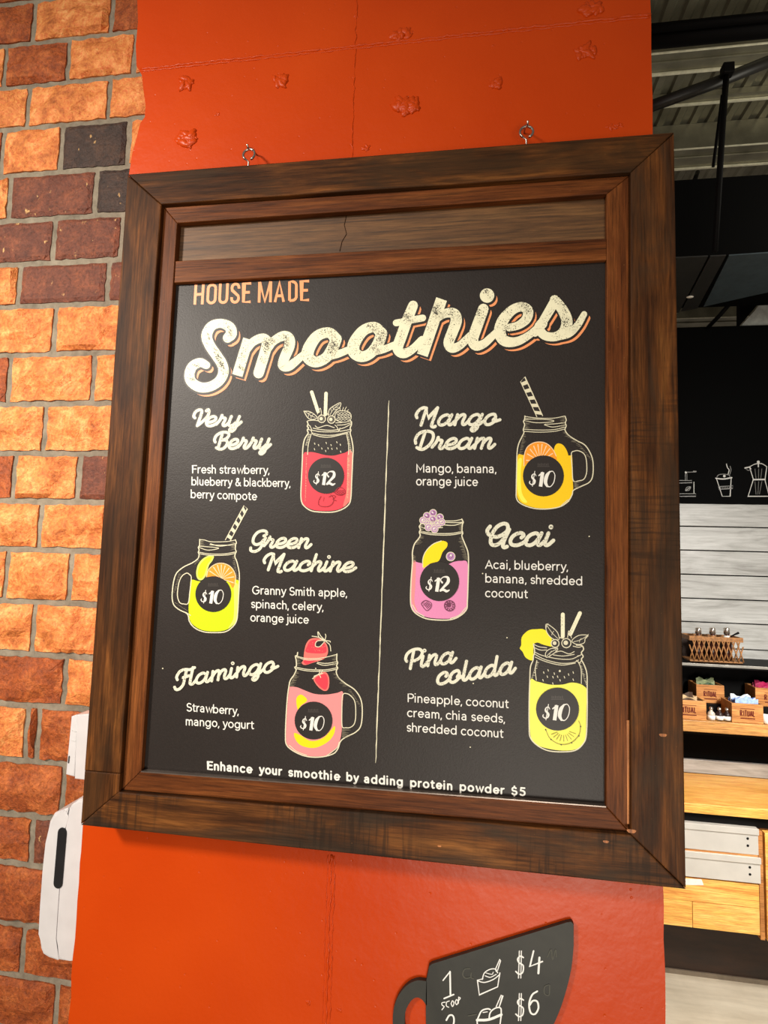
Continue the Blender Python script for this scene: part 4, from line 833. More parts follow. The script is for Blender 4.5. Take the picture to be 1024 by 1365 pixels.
def j_flam(k):
    k.at(370, 840, 7.583)
    k.F([(112, 600), (140, 572), (200, 578), (280, 610), (380, 645), (500, 650), (600, 635), (662, 628), (655, 800), (650, 1000), (630, 1120), (580, 1210), (500, 1265), (350, 1275), (210, 1250), (110, 1180), (82, 1080), (88, 850)], P_PINK)
    k.F([(190, 700), (220, 655), (260, 660), (300, 710), (240, 760), (205, 800)], P_YEL)
    k.F([(170, 1040), (230, 1060), (340, 1120), (460, 1090), (540, 1010), (580, 970), (575, 1040), (520, 1120), (420, 1178), (330, 1190), (230, 1160), (180, 1100)], P_YEL)
    k.F([(395, 80), (330, 90), (290, 140), (270, 220), (262, 300), (245, 330), (280, 352), (370, 325), (470, 290), (510, 230), (500, 150), (450, 95)], P_PINKR)
    k.F([(385, 95), (330, 110), (300, 160), (288, 220), (400, 235), (490, 225), (490, 160), (440, 110)], P_RED); k.F([(262, 320), (290, 300), (400, 300), (300, 345)], P_RED)
    Q = random.Random(3)
    for _ in range(34):
        x, y = Q.uniform(305, 480), Q.uniform(120, 215); k.disc((x, y), 4, P_PINKR, 5)
    for a in ([(480, 100), (440, 60), (410, 15), (420, 70), (470, 105)], [(480, 105), (490, 60), (485, 40)], [(475, 105), (400, 110), (385, 160), (430, 165), (475, 115)], [(485, 110), (530, 150), (540, 210)], [(480, 100), (410, 70), (350, 60)], [(490, 105), (530, 110), (535, 120)]): k.S(a, 1.1, P_LINE)
    k.F([(470, 112), (405, 115), (390, 155), (425, 160)], P_DARK)
    k.F([(365, 500), (380, 465), (440, 430), (490, 425), (520, 470), (525, 540), (510, 600), (470, 612), (410, 570)], P_PINKR); k.F([(380, 505), (395, 475), (445, 450), (485, 442), (508, 480), (512, 540), (498, 590), (470, 598), (420, 560)], P_RED)
    for a in ([(355, 490), (400, 455), (460, 435)], [(370, 465), (420, 440), (430, 400)], [(420, 440), (440, 480), (425, 450)], [(440, 435), (460, 400)]): k.S(a, 1, P_LINE)
    body = [(205, 225), (200, 255), (182, 262), (190, 300), (192, 360), (176, 375), (190, 400), (170, 450), (130, 510), (112, 600), (100, 700), (90, 850), (82, 1060), (95, 1160), (180, 1230), (300, 1275), (440, 1280), (560, 1250), (610, 1200), (640, 1120), (700, 1075), (790, 1030), (845, 960), (858, 800), (840, 690), (780, 600), (690, 540), (620, 480), (595, 420), (610, 380), (598, 360), (610, 330), (600, 300), (602, 240)]
    k.S(body, 1.5, P_LINE)
    k.S([(660, 660), (700, 640), (750, 670), (785, 730), (792, 850), (780, 940), (740, 980), (690, 985), (655, 970), (652, 820)], 1.2, P_LINE, closed=True)
    for p in ([(185, 260), (300, 285), (450, 280), (600, 245)], [(195, 270), (300, 300), (450, 295)], [(400, 335), (480, 355), (605, 335)], [(405, 325), (490, 335), (600, 320)], [(178, 370), (300, 395), (480, 400), (608, 378)], [(182, 385), (300, 410), (480, 415), (600, 395)], [(500, 1265), (600, 1190), (625, 1130)], [(120, 1160), (200, 1225), (300, 1262)]): k.S(p, 1.0, P_LINE)
    hatch(k, (200, 270), (200, 350), 8, 44, seed=1); hatch(k, (590, 260), (590, 350), 8, -40, seed=2); hatch(k, (185, 420), (125, 560), 16, 50, seed=3); hatch(k, (590, 440), (700, 560), 12, -46, seed=4); hatch(k, (740, 600), (845, 760), 14, -30, seed=5); hatch(k, (655, 1000), (655, 1080), 9, 90, seed=6)
    badge(k, (418.2, 960.3), 25.2, 10)
jar(j_flam, 'pink jar drawing with strawberries and banana')

def j_pina(k):
    k.at(685, 810, 6.827)
    k.F([(150, 665), (210, 672), (330, 700), (440, 700), (520, 682), (590, 690), (640, 715), (665, 760), (660, 950), (655, 1150), (630, 1240), (560, 1290), (440, 1300), (300, 1280), (200, 1240), (152, 1160), (145, 950)], P_LEMON)
    pts = []
    for i in range(26):
        a = math.radians(-15-300*i/25+ 0); r = 130+(8 if i % 4 == 0 else 0); pts.append((210+r*math.cos(a), 325+r*1.02*math.sin(a)))
    outer = [(345, 285), (350, 350), (300, 345), (250, 330), (220, 318), (185, 330), (178, 400), (180, 470), (150, 478), (105, 450), (80, 400), (55, 372), (68, 340), (72, 270), (115, 220), (155, 200), (210, 196), (265, 195), (310, 225)]
    k.F(outer, P_BRIGHT, n=3)
    body = [(180, 330), (190, 400), (180, 440), (175, 480), (152, 540), (146, 660), (140, 850), (140, 1080), (150, 1180), (210, 1250), (310, 1300), (440, 1312), (560, 1298), (630, 1240), (660, 1160), (668, 950), (668, 750), (665, 600), (640, 520), (615, 470), (632, 445), (615, 410), (635, 380), (620, 345), (570, 340)]
    k.S(body, 1.5, P_LINE)
    for p in ([(185, 335), (230, 355), (300, 365)], [(190, 365), (240, 385), (300, 385)], [(185, 400), (260, 435), (400, 465), (520, 468), (590, 440)], [(185, 420), (280, 470), (420, 505), (540, 500), (590, 475)], [(195, 450), (290, 490), (430, 522), (560, 505)], [(370, 410), (430, 395), (500, 420), (550, 400)], [(360, 430), (450, 440), (550, 425)], [(210, 480), (195, 560), (205, 660)], [(585, 490), (612, 560), (615, 690)], [(580, 440), (610, 430), (620, 400)], [(570, 480), (600, 500), (620, 470)], [(540, 350), (590, 360), (625, 350)]): k.S(p, 1.0, P_LINE)
    hatch(k, (210, 490), (160, 640), 14, 26, P_LINE, .7, 1); hatch(k, (590, 500), (655, 700), 16, 24, P_LINE, .7, 2)
    for a, b in (((446, 62), (446, 262)), ((602, 50), (515, 240))): k.S([a, b], 5.2, P_CREAM, smooth=False)
    for leaf, rib in (([(295, 150), (350, 178), (400, 230), (410, 290), (350, 280), (300, 220)], [(300, 160), (350, 230), (400, 280)]), ([(675, 252), (600, 250), (545, 280), (530, 310), (580, 335), (640, 320), (650, 280)], [(665, 258), (600, 295), (545, 310)]), ([(395, 370), (330, 375), (290, 410), (298, 452), (350, 425), (390, 395)], [(385, 378), (330, 410), (300, 440)])):
        k.F(leaf, P_DARK); k.S(leaf, 1, P_LINE, closed=True); k.S(rib, .7, P_LINE)
        for t_ in (.3, .55, .8):
            i = t_*(len(rib)-1); a = rib[int(i)]; k.S([a, (a[0]+14, a[1]-16)], .6, P_LINE, smooth=False); k.S([a, (a[0]-4, a[1]+20)], .6, P_LINE, smooth=False)
    for c, r in (((376, 325), 36), ((478, 322), 42)):
        k.disc(c, r, P_DARK, 16); k.ring(c, r, 1.2, P_LINE, n=16); k.disc((c[0]-5, c[1]-3), r*.5, P_LINE, 10)
    k.S([(490, 270), (500, 210), (525, 275)], 1, P_LINE); k.S([(415, 270), (450, 280)], 1.2, P_LINE)
    for x, y in ((272, 590), (312, 570), (368, 600), (418, 575), (305, 628), (356, 632), (398, 628), (460, 632), (498, 608), (540, 590), (265, 660), (420, 660), (540, 655), (355, 690)): k.S([(x-2, y-8), (x+3, y+7)], 1.0, P_LINE, smooth=False)
    k.disc((418, 576), 10, P_LINE, 8)
    k.S([(290, 1110), (330, 1190), (420, 1242), (520, 1228), (590, 1160), (606, 1080), (590, 1030)], .9, P_OLIVE)
    for x, y in ((290, 1110), (338, 1198), (430, 1245), (525, 1228), (592, 1165), (607, 1080)): k.disc((x, y), 7, P_DARK, 6)
    for i in range(9):
        a = math.radians(20+17*i); k.S([(450+60*math.cos(a), 1110+50*math.sin(a)), (450+120*math.cos(a), 1110+105*math.sin(a))], .7, P_OLIVE, smooth=False)
    badge(k, (743.2, 945), 28.6, 10)
jar(j_pina, 'lemon jar drawing with pineapple ring and leaves')

# ================================================================== CHALKBOARD MUG
YM = YC-.008
t = NT('chalkboard'); v = t.coord(); n = t.noise(v, 9, 5, .6, 1); n2 = t.noise(v, 60, 3)
t.base(t.mix(.35, t.ramp(n, [(.35, (26, 27, 21)), (.75, (50, 50, 42))]), t.ramp(n2, [(.3, (26, 26, 20)), (.7, (40, 40, 33))]))); t.set(.55); M['chalk'] = t.m
mug = thing('chalkboard_mug', at(650, 1365, YC), 'dark cup shaped chalkboard with scoop prices low on orange column', 'sign')
outl = [(572, 1288), (576, 1285), (660, 1259), (756, 1229.5), (762, 1228.5), (765, 1232)] 
side = [(765, 1260), (762, 1290), (755, 1320), (745, 1350), (728, 1385), (700, 1420), (660, 1445), (615, 1450), (585, 1430), (572, 1400), (568, 1365), (568, 1308)]
mp = [(lambda q: (q.x, q.z))(at(a, b, YM)) for a, b in outl+cr(side, False, 3)]
prism('mug_plate', mp, YM, YC-.001, M['chalk'], mug, .0006)
bm = bmesh.new()
ho = cr([(569, 1308), (556, 1307), (542, 1314), (530, 1330), (524, 1352), (526, 1385), (540, 1412), (562, 1424), (574, 1420)], False, 4); hi = cr([(569, 1341), (562, 1332), (554, 1330), (546, 1337), (540, 1352), (541, 1375), (550, 1394), (562, 1402), (574, 1400)], False, 4)
for y, fl in ((YM, 1), (YC-.001, 0)):
    vo = [bm.verts.new(at(*p, y)) if 0 else bm.verts.new((at(*p, YM).x, y, at(*p, YM).z)) for p in ho]; vi = [bm.verts.new((at(*p, YM).x, y, at(*p, YM).z)) for p in hi]
    for i in range(len(ho)-1): bm.faces.new((vo[i], vo[i+1], vi[i+1], vi[i]))
    if fl: a_, b_ = vo, vi
for i in range(len(ho)-1):
    bm.faces.new((a_[i], a_[i+1], vo[i+1], vo[i])); bm.faces.new((b_[i], b_[i+1], vi[i+1], vi[i]))
frombm('mug_handle', bm, M['chalk'], mug)
ink = Ink(YM).at(560, 1240, 5.12); CH = print_mat('chalk_ink', (244, 244, 240), rough=.8); CF = print_mat('faint_chalk', (84, 84, 76), rough=.8)
def L_(pts, w_=1.6, m=CH, sm=False): ink.S(pts, w_, m, smooth=sm)
L_([(157, 342), (205, 282)], 1.6); L_([(205, 282), (208, 440)], 2.2); L_([(165, 465), (230, 438)], 2)
for s_ in ([(172, 490), (150, 495), (152, 512), (165, 520), (150, 542)], [(200, 482), (182, 490), (180, 515), (196, 525)], [(212, 500), (222, 480), (232, 498), (222, 520), (212, 500)], [(240, 490), (250, 472), (260, 488), (250, 508), (240, 490)]): L_(s_, 1.2, sm=True)
L_([(264, 455), (262, 498)], 1.2); L_([(264, 456), (275, 462), (264, 480)], 1.2, sm=True)
def cup(dx, dy, two=False):
    q = lambda *a: [(x+dx, y+dy) for x, y in a]
    L_(q((395, 345), (440, 355), (500, 335), (545, 300)), 1.4, sm=True); L_(q((392, 340), (405, 440), (530, 385), (545, 290)), 1.5)
    L_(q((392, 340), (430, 330)), 1.1); L_(q((425, 335), (440, 290), (480, 265), (515, 265), (530, 290)), 1.4, sm=True); L_(q((445, 310), (480, 320), (520, 300)), 1.2, sm=True); L_(q((450, 290), (490, 300), (500, 285)), 1.0, sm=True)
    L_(q((520, 280), (515, 265), (545, 195), (550, 205), (530, 272)), 1.2)
cup(0, 0)
L_([(395, 600), (420, 550), (460, 535), (480, 540)], 2.0, sm=True); L_([(470, 610), (480, 560), (515, 530), (550, 530), (555, 570)], 1.8, sm=True); L_([(390, 612), (470, 608), (555, 575)], 3.5, sm=True); L_([(390, 620), (395, 700), (540, 690), (555, 575)], 1.8); L_([(520, 520), (555, 440), (565, 445), (540, 525)], 1.4); L_([(430, 560), (460, 555)], 1.2)
def dollar(x, y, s=1):
    L_([(x+30*s, y-45*s), (x+10*s, y-55*s), (x-10*s, y-35*s), (x, y-10*s), (x+28*s, y+10*s), (x+25*s, y+55*s), (x, y+68*s), (x-22*s, y+50*s)], 1.9, sm=True)
    L_([(x+2*s, y-90*s), (x-4*s, y+95*s)], 1.3); L_([(x+16*s, y-90*s), (x+12*s, y+95*s)], 1.3)
dollar(676, 230); dollar(676, 520)
L_([(775, 140), (750, 245), (835, 212)], 2.2); L_([(815, 185), (808, 292)], 2.8)
L_([(800, 415), (765, 440), (745, 500), (755, 560), (785, 570), (808, 530), (800, 485), (770, 480), (748, 510)], 2.4, sm=True)
L_([(180, 612), (200, 580), (225, 582), (232, 620), (215, 680), (180, 720), (240, 715)], 2.2, sm=True)
for s_ in ([(340, 260), (305, 265), (292, 300), (310, 325), (345, 320)], [(350, 290), (348, 320), (365, 330)], [(870, 180), (895, 130), (905, 200), (925, 130), (930, 180)], [(880, 370), (850, 385), (850, 430), (880, 440), (885, 375)], [(330, 582), (385, 572)]): L_(s_, 1.5, CF, True)
ink.build('chalk_writing', mug.children[0] if 0 else [o for o in C.objects if o.name.startswith('mug_plate')][0], 'white chalk prices and cup drawings')

# ================================================================== DISPENSER AND WHITE BOX on the column's left face
white = plain('white_plastic', (206, 203, 204), .28, 0, .5, .02); grey_gap = plain('dark_gap', (60, 58, 58), .6)
disp = thing('hand_sanitizer_dispenser', (-.66, 1.0, at(80, 1280, .96).z), 'white hand sanitizer dispenser with dark window on column side', 'dispenser')
Yd = .958
z4 = lambda p: (lambda q: (q.x, q.z))(at(p[0]/3.212, 940+p[1]/3.212, Yd))
seam = [(292, 440), (283, 475), (280, 530), (268, 650), (255, 790), (247, 900), (241, 1000), (240, 1095)]
frontp = [(270, 447), (228, 464), (208, 500), (195, 590), (183, 700), (172, 850), (165, 980), (170, 1045), (180, 1070), (205, 1086), (240, 1097)]
fc = [z4(p) for p in frontp]+[z4((p[0]-1.5, p[1])) for p in seam[::-1]]
backp = [z4((p[0]+1.5, p[1])) for p in seam]+[z4((300, 1095))]+[(-.6425, z4((300, 1090))[1]), (-.6425, z4((340, 395))[1]), z4((335, 402)), z4((308, 425))]
prism('front_cover', fc, Yd, Yd+.095, white, disp, .006, smooth=False)
prism('back_shell', backp, Yd, Yd+.095, white, disp, .006)
def rrect(c0, c1, r):   # capsule from c0 to c1 in xz
    dx, dz = c1[0]-c0[0], c1[1]-c0[1]; a = math.atan2(dz, dx)
    return [(c0[0]+r*math.cos(a+math.pi/2+math.pi*i/8), c0[1]+r*math.sin(a+math.pi/2+math.pi*i/8)) for i in range(9)]+[(c1[0]+r*math.cos(a-math.pi/2+math.pi*i/8), c1[1]+r*math.sin(a-math.pi/2+math.pi*i/8)) for i in range(9)]
darkw = plain('smoked_window', (34, 34, 36), .12, 0, .6)
prism('level_window', rrect(z4((268, 545)), z4((250, 762)), 22/3.212*.96/767*1.0), Yd-.0016, Yd+.01, darkw, disp, .0008, 'dark vertical level window')
wb = thing('white_wall_box', (-.66, 1.0, at(90, 1038, .96).z), 'small white plastic box on column side above the dispenser', 'box')
zb = lambda p: (lambda q: (q.x, q.z))(at(p[0]/3.212, 940+p[1]/3.212, .952))
prism('box_cover', [zb(p) for p in ((300, 50), (322, 42), (329, 52), (313, 310), (276, 300))], .955, 1.03, white, wb, .002)
prism('box_base', [zb((331, 40))]+[(-.6425, zb((378, 30))[1]), (-.6425, zb((350, 318))[1]), zb((322, 314))], .950, 1.04, white, wb, .002)
prism('box_slot', rrect(zb((292, 222)), zb((289, 248)), .0012), .9542, .956, grey_gap, wb)
tube('box_latch', [at(312, 0, 1)*0+Vector((zb(p)[0], .9545, zb(p)[1])) for p in ((303, 110), (325, 118), (322, 160), (301, 152))], .0006, plain('latch_grey', (200, 198, 196), .4), wb, 5)

# ================================================================== BACKGROUND: COUNTER WALL
YW = 3.30
black = plain('matt_black', (7, 6, 6), .6, 0, .12); blk2 = plain('black_board', (3, 3, 3), .8, 0, .08)
def pz(y, Y): return at(960, y, Y).z
XA, XB = .55, 3.2
wb_ = box('wall_back', XA, XB, YW+.02, YW+.12, 0, pz(437, YW), blk2); tag(wb_, kind='structure')
t = NT('pale_plank'); v = t.coord((1.2, 8, 8), rnd=19); n = t.noise(v, 2.2, 6, .6, 1.2); n2 = t.noise(t.coord((3, 60, 60), rnd=5), 2, 5, .65)
cc = t.mix(.5, t.ramp(n, [(.3, (116, 113, 106)), (.45, (172, 171, 166)), (.65, (206, 206, 202))]), t.ramp(n2, [(.3, (140, 139, 132)), (.7, (202, 202, 198))]))
t.base(cc); t.set(.4, 0, .5); t.l(t.bump(n2, .2, .002), t.b.inputs['Normal']); M['plank'] = t.m
ys = [671.5, 702.5, 734.5, 767, 799, 830.5, 864.5, 898]
for a, b in zip(ys, ys[1:]): box('plank', XA, XB, YW, YW+.02, pz(b, YW)+.0035, pz(a, YW)-.002, M['plank'], wb_, .002)
box('plank', XA, XB, YW, YW+.02, pz(1033, YW), pz(1015, YW), M['plank'], wb_, .002)
# black menu board above the planks with chalk drawings
Yk = YW-.02
mb = box('black_menu_board', XA, XB, Yk, YW, pz(671.5, YW)+.001, pz(437, YW), blk2)
tag(mb, 'wide plain black board above the pale planks with drawings along its foot', 'board')
ink = Ink(Yk).at(880, 580, 7.11); LN = print_mat('drawing_line', (200, 198, 192)); LN2 = print_mat('dim_drawing_line', (120, 118, 114))
def l2(pts, w_=.9, m=LN, sm=False): ink.S(pts, w_, m, smooth=sm)
l2([(150, 430), (300, 430), (305, 450), (150, 455)], .8, LN2); l2([(322, 445), (322, 555)]); l2([(150, 556), (340, 556), (340, 580), (150, 580)], .8, LN2); l2([(240, 425), (240, 352), (330, 350)], .8, LN2); l2([(255, 425), (255, 360)], .6, LN2); l2([(318, 345), (340, 345)], 2, LN2); l2([(240, 522), (255, 495), (290, 490), (278, 520), (250, 528)], .8, LN2, True); ink.disc((245, 354), 10, LN, 8); l2([(245, 525), (285, 495)], 1.6, LN2)
ink.build('grinder_drawing', mb); ink = Ink(Yk).at(880, 580, 7.11)
l2([(535, 410), (590, 580), (665, 580), (675, 405)], .9); l2([(530, 410), (600, 416), (680, 403)], 1.7, sm=True); l2([(540, 395), (560, 375), (610, 370), (655, 380), (665, 400)], .9, LN2, True); ink.disc((610, 388), 13, LN, 8); l2([(555, 488), (690, 480), (688, 505), (560, 515), (555, 488)], .9, LN2)
for i in range(7): l2([(572+i*17, 490), (574+i*17, 508)], .8, LN2)
l2([(630, 275), (640, 310), (655, 330), (645, 370)], 1.1, LN, True); l2([(665, 295), (672, 330), (660, 375)], .9, LN2, True)
ink.build('takeaway_cup_drawing', mb); ink = Ink(Yk).at(880, 580, 7.11)
l2([(850, 305), (885, 420), (835, 580), (1035, 580), (995, 425), (1012, 300)], 1.1); l2([(885, 422), (995, 420)], 1.8); l2([(850, 300), (900, 275), (960, 270), (1012, 298)], 1, LN, True); l2([(805, 312), (850, 302), (860, 320)], 1.6); l2([(815, 320), (835, 335), (860, 330)], .8, LN2); ink.disc((932, 255), 14, LN, 10); l2([(932, 268), (932, 300)], 1.6)
for x in (900, 935, 965): l2([(x, 440), (x-(932-x)*-.5-6, 560)], .6, LN2); l2([(x, 320), (x+(932-x)*.3, 410)], .6, LN2)
ink.build('coffee_pot_drawing', mb)

# black shelf, dark back panel, wooden shelf
metal_edge = plain('pale_edge', (150, 146, 138), .35, .3)
zs1 = 1.458
bs = thing('black_shelf', (1.2, 3.2, zs1-.04), 'black upper shelf with pale front edge carrying the bottle basket', 'shelf')
box('shelf_board', XA, XB, 3.045, YW, zs1-.02, zs1, black, bs, .001); box('edge_strip', XA, XB, 3.038, 3.045, zs1-.012, zs1, metal_edge, bs, .001, 'pale front edge')
dp = box('back_panel', XA, XB, YW-.012, YW-.001, 1.06, zs1-.021, black); tag(dp, 'black panel on the wall behind the tea crates', 'panel')
OAK = [(.25, (160, 110, 54)), (.5, (196, 142, 78)), (.75, (220, 170, 104))]
M['oak_x'] = wood('oak_across', OAK, 'x', .45, bumpy=.1, sc=.8); M['pine'] = wood('pine_across', [(.25, (204, 140, 58)), (.5, (236, 180, 88)), (.75, (250, 206, 120))], 'x', .42, bumpy=.08, sc=.7)
M['crate'] = wood('crate_wood', [(.25, (160, 98, 46)), (.5, (190, 126, 66)), (.75, (214, 156, 92))], 'x', .5, bumpy=.1)
zs2 = 1.2; Yf = 2.985
ws = box('wooden_shelf', XA, XB, Yf, YW-.013, zs2-.052, zs2, M['oak_x'], None, .002); tag(ws, 'long golden wooden shelf holding tea crates and small bottles', 'shelf')
rs = box('riser_step', XA, XB, 3.13, YW-.013, zs2+.0005, zs2+.05, black); tag(rs, 'low black riser step at the back of the wooden shelf', 'shelf')
burn = print_mat('burnt_stamp', (96, 30, 14))
LET = {'R': [[(0, 0), (0, 1), (.8, .95), (.8, .55), (0, .5)], [(.3, .5), (.9, 0)]], 'I': [[(.4, 0), (.4, 1)]], 'T': [[(0, 1), (1, 1)], [(.5, 1), (.5, 0)]], 'U': [[(0, 1), (0, .1), (.3, 0), (.8, .1), (.8, 1)]], 'A': [[(0, 0), (.45, 1), (.9, 0)], [(.2, .35), (.7, .35)]], 'L': [[(0, 1), (0, 0), (.7, 0)]]}
def crate(x0_, x1_, y0, y1, zb_, h, label, fillmat, fillname):
    c = thing('tea_crate', ((x0_+x1_)/2, (y0+y1)/2, zb_), label, 'crate', 'stamped wooden tea crates'); th = .008; m = M['crate']
    fp = box('front_panel', x0_, x1_, y0, y0+th, zb_, zb_+h, m, c, .001); box('back_panel', x0_, x1_, y1-th, y1, zb_, zb_+h, m, c, .001)
    box('side_panel', x0_, x0_+th, y0+th, y1-th, zb_, zb_+h, m, c, .001); box('side_panel', x1_-th, x1_, y0+th, y1-th, zb_, zb_+h, m, c, .001); box('bottom_panel', x0_+th, x1_-th, y0+th, y1-th, zb_, zb_+th, m, c)
    # stamp
    bmk = Ink(y0, .0004); bmk.at(0, 0, 1); cxm = (x0_+x1_)/2; W_ = (x1_-x0_)*.46; zc = zb_+h*.5; Hh = h*.28
    def wq(u, v_): return (cxm-W_/2+u*W_, zc-Hh/2+v_*Hh)
    def bar(a, b, hw=.0026):
        d = Vector((b[0]-a[0], b[1]-a[1])); d.normalize(); nx_, nz_ = -d.y*hw, d.x*hw; bmk.poly([(a[0]+nx_, a[1]+nz_), (b[0]+nx_, b[1]+nz_), (b[0]-nx_, b[1]-nz_), (a[0]-nx_, a[1]-nz_)], burn)
    for i, ch in enumerate('RITUAL'):
        for st in LET[ch]:
            for p, q in zip(st, st[1:]): bar(wq(((0, 1.05, 1.75, 2.85, 3.95, 5.1)[i]+p[0]*.8)/5.8, p[1]), wq(((0, 1.05, 1.75, 2.85, 3.95, 5.1)[i]+q[0]*.8)/5.8, q[1]))
    bar(wq(0, 1.35), wq(1, 1.35), .001); bar(wq(0, -.45), wq(1, -.45), .0024)
    bmk.build('crate_stamp', fp, 'dark burnt lettering')
    return c
def sachets(x0_, x1_, y0, y1, zb_, zt, mats, n, label, seed, grp='tea sachets in the crates'):
    Q = random.Random(seed); pitch = (y1-y0)/n
    for i in range(n):
        yc = y0+pitch*(i+.5); hh = Q.uniform(.85, 1.15)*(zt-zb_); tl = Q.uniform(-.05, .05); bm = bmesh.new(); xa, xb = x0_+.002+Q.uniform(0, .012), x1_-.002-Q.uniform(0, .012)
        nx = 6; V = []
        for s_ in (0, 1):
            for j in range(nx+1):
                for k in range(3):
                    u = j/nx; z = zb_+hh*k/2*(1-.08*math.sin(u*9+i)); x = xa+(xb-xa)*u+tl*(z-zb_)
                    V.append(bm.verts.new((x, yc+(s_-.5)*pitch*.7*(1 if k < 2 else .25)+.003*math.sin(u*11+i)*(k > 0), z)))
        n1 = (nx+1)*3
        for s_ in (0, 1):
            for j in range(nx):
                for k in range(2): a = s_*n1+j*3+k; bm.faces.new((V[a], V[a+1], V[a+4], V[a+3]))
        for j in range(nx):
            for k in (0, 2): a = j*3+k; bm.faces.new((V[a], V[a+3], V[a+3+n1], V[a+n1]))
        for j in (0, nx):
            for k in range(2): a = j*3+k; bm.faces.new((V[a], V[a+1], V[a+1+n1], V[a+n1]))
        tag(frombm('tea_sachet', bm, mats[i % len(mats)]), label, 'sachet', grp)
def sm_(n, c): return plain(n, c, .4, 0, .4, .15, 60)
zc2 = zs2+.0008; zr = zs2+.051
X3 = lambda px, Y: at(px, 955, Y).x
crate(X3(893, 3.0), X3(942, 3.0), 3.0, 3.12, zc2, .088, 'stamped wooden crate of brown packets, leftmost at the shelf front', None, '')
crate(X3(976, 3.0), X3(1018, 3.0), 3.0, 3.12, zc2, .088, 'stamped wooden crate filled with pale blue sachets at shelf front', None, '')
crate(X3(932, 3.15)-.01, X3(966, 3.15)+.002, 3.15, 3.262, zr, .088, 'stamped wooden crate with green sachets behind the small bottles', None, '')
crate(X3(1008, 3.15), X3(1054, 3.15), 3.15, 3.262, zr, .088, 'stamped wooden crate with magenta sachets on the riser at right', None, '')
def fill(pa, pb, y0, y1, zb_, mats, n, label, seed, hh=.1, grp=None):
    sachets(pa+.016, pb-.016, y0+.012, y1-.012, zb_+.009, zb_+hh, mats, n, label, seed, grp)
fill(X3(893, 3.0), X3(942, 3.0), 3.0, 3.12, zc2, [sm_('brown_sachet', (70, 50, 36)), sm_('cream_sachet', (190, 160, 120)), sm_('brown_sachet', (70, 50, 36))], 5, 'brown or cream packet in the leftmost front crate', 1, .1, 'brown and cream packets')
fill(X3(976, 3.0), X3(1018, 3.0), 3.0, 3.12, zc2, [sm_('blue_sachet', (150, 176, 222)), sm_('ice_sachet', (214, 226, 240)), sm_('deep_blue_sachet', (90, 120, 190))], 7, 'pale blue sachet standing in the front crate right of bottles', 2, .1, 'blue sachets')
fill(X3(932, 3.15)-.01, X3(966, 3.15)+.002, 3.15, 3.262, zr, [sm_('green_sachet', (60, 84, 58)), sm_('sage_sachet', (140, 150, 110))], 5, 'green sachet standing in the rear crate behind the small bottles', 3, .098, 'green sachets')
fill(X3(1008, 3.15), X3(1054, 3.15), 3.15, 3.262, zr, [sm_('magenta_sachet', (176, 30, 84)), sm_('pink_sachet', (214, 90, 130))], 6, 'magenta sachet standing in the rear crate at right', 4, .098, 'magenta sachets')
# small bottles between crates
glassy = plain('frosted_glass', (196, 186, 170), .12, 0, .7); lbl = plain('white_label', (236, 232, 222), .5); capm = plain('dark_cap', (40, 24, 20), .4); silver = plain('silver_cap', (216, 208, 196), .2, .9)
for i, (px, lab) in enumerate(((949.5, 'small glass bottle with silver stopper beside the brown packet crate'), (960.5, 'small white labelled bottle in the middle of three on shelf'), (970.5, 'small white labelled bottle beside the pale blue sachet crate'))):
    x = X3(px, 3.01); b = thing('small_bottle', (x, 3.02, zc2), lab, 'bottle', 'small bottles on the wooden shelf')
    bm = bmesh.new(); bm_lathe(bm, (x, 3.02, zc2), [(.014, 0), (.0165, .003), (.0165, .03), (.012, .037), (.0065, .041), (.0065, .046)], 16); frombm('bottle_body', bm, glassy if i == 0 else capm, b, smooth=True)
    bm = bmesh.new(); bm_lathe(bm, (x, 3.02, zc2), [(.0169, .004), (.0169, .022)], 16); frombm('bottle_label', bm, lbl, b, smooth=True)
    bm = bmesh.new(); bm_lathe(bm, (x, 3.02, zc2+.046), [(.006, 0), (.0085, .004), (.0085, .01), (.004, .0145)], 12); frombm('bottle_stopper', bm, silver, b, smooth=True)
x = X3(1024, 3.0); bm = bmesh.new(); bm_lathe(bm, (x, 3.01, zc2), [(.012, 0), (.02, .006), (.022, .04), (.020, .04), (.018, .01)], 20); o = frombm('white_cup', bm, lbl, smooth=True); tag(o, 'small white cup beside the blue sachet crate', 'cup')
x = X3(1021, 3.08)
# woven basket with bottles on the black shelf
zt = zs1+.0008; bx0, bx1 = at(919, 862, 3.1).x, at(991, 862, 3.1).x; by0, by1 = 3.1, 3.22; bz1 = at(955, 849, 3.1).z
cane = plain('cane', (150, 104, 62), .6, 0, .3, .2, 90)
bk = thing('lattice_basket', ((bx0+bx1)/2, 3.16, zt), 'open lattice wooden basket of bottles standing on the black shelf', 'basket')
box('rim_band', bx0, bx1, by0-.003, by0+.004, bz1-.022, bz1, cane, bk, .001); box('rim_band', bx0, bx1, by1-.004, by1, bz1-.022, bz1, cane, bk, .001); box('rim_band', bx0-.001, bx0+.006, by0+.005, by1-.005, bz1-.022, bz1, cane, bk, .001); box('rim_band', bx1-.006, bx1+.001, by0+.005, by1-.005, bz1-.022, bz1, cane, bk, .001)
box('shade_backing', bx0+.006, bx1-.006, by1-.008, by1-.005, zt+.008, bz1-.022, plain('basket_shade', (44, 30, 22), .8), bk)  # dark sheet added so the inside of the basket looks shaded
box('basket_base', bx0+.002, bx1-.002, by0, by1, zt, zt+.008, cane, bk, .001)
def lat(p, q):
    tube('cane_strip', [p, ((p+q)/2)+Vector((0, -.001, 0)), q], .0034, cane, bk, 5)
NS = 11; dx = (bx1-bx0)/NS
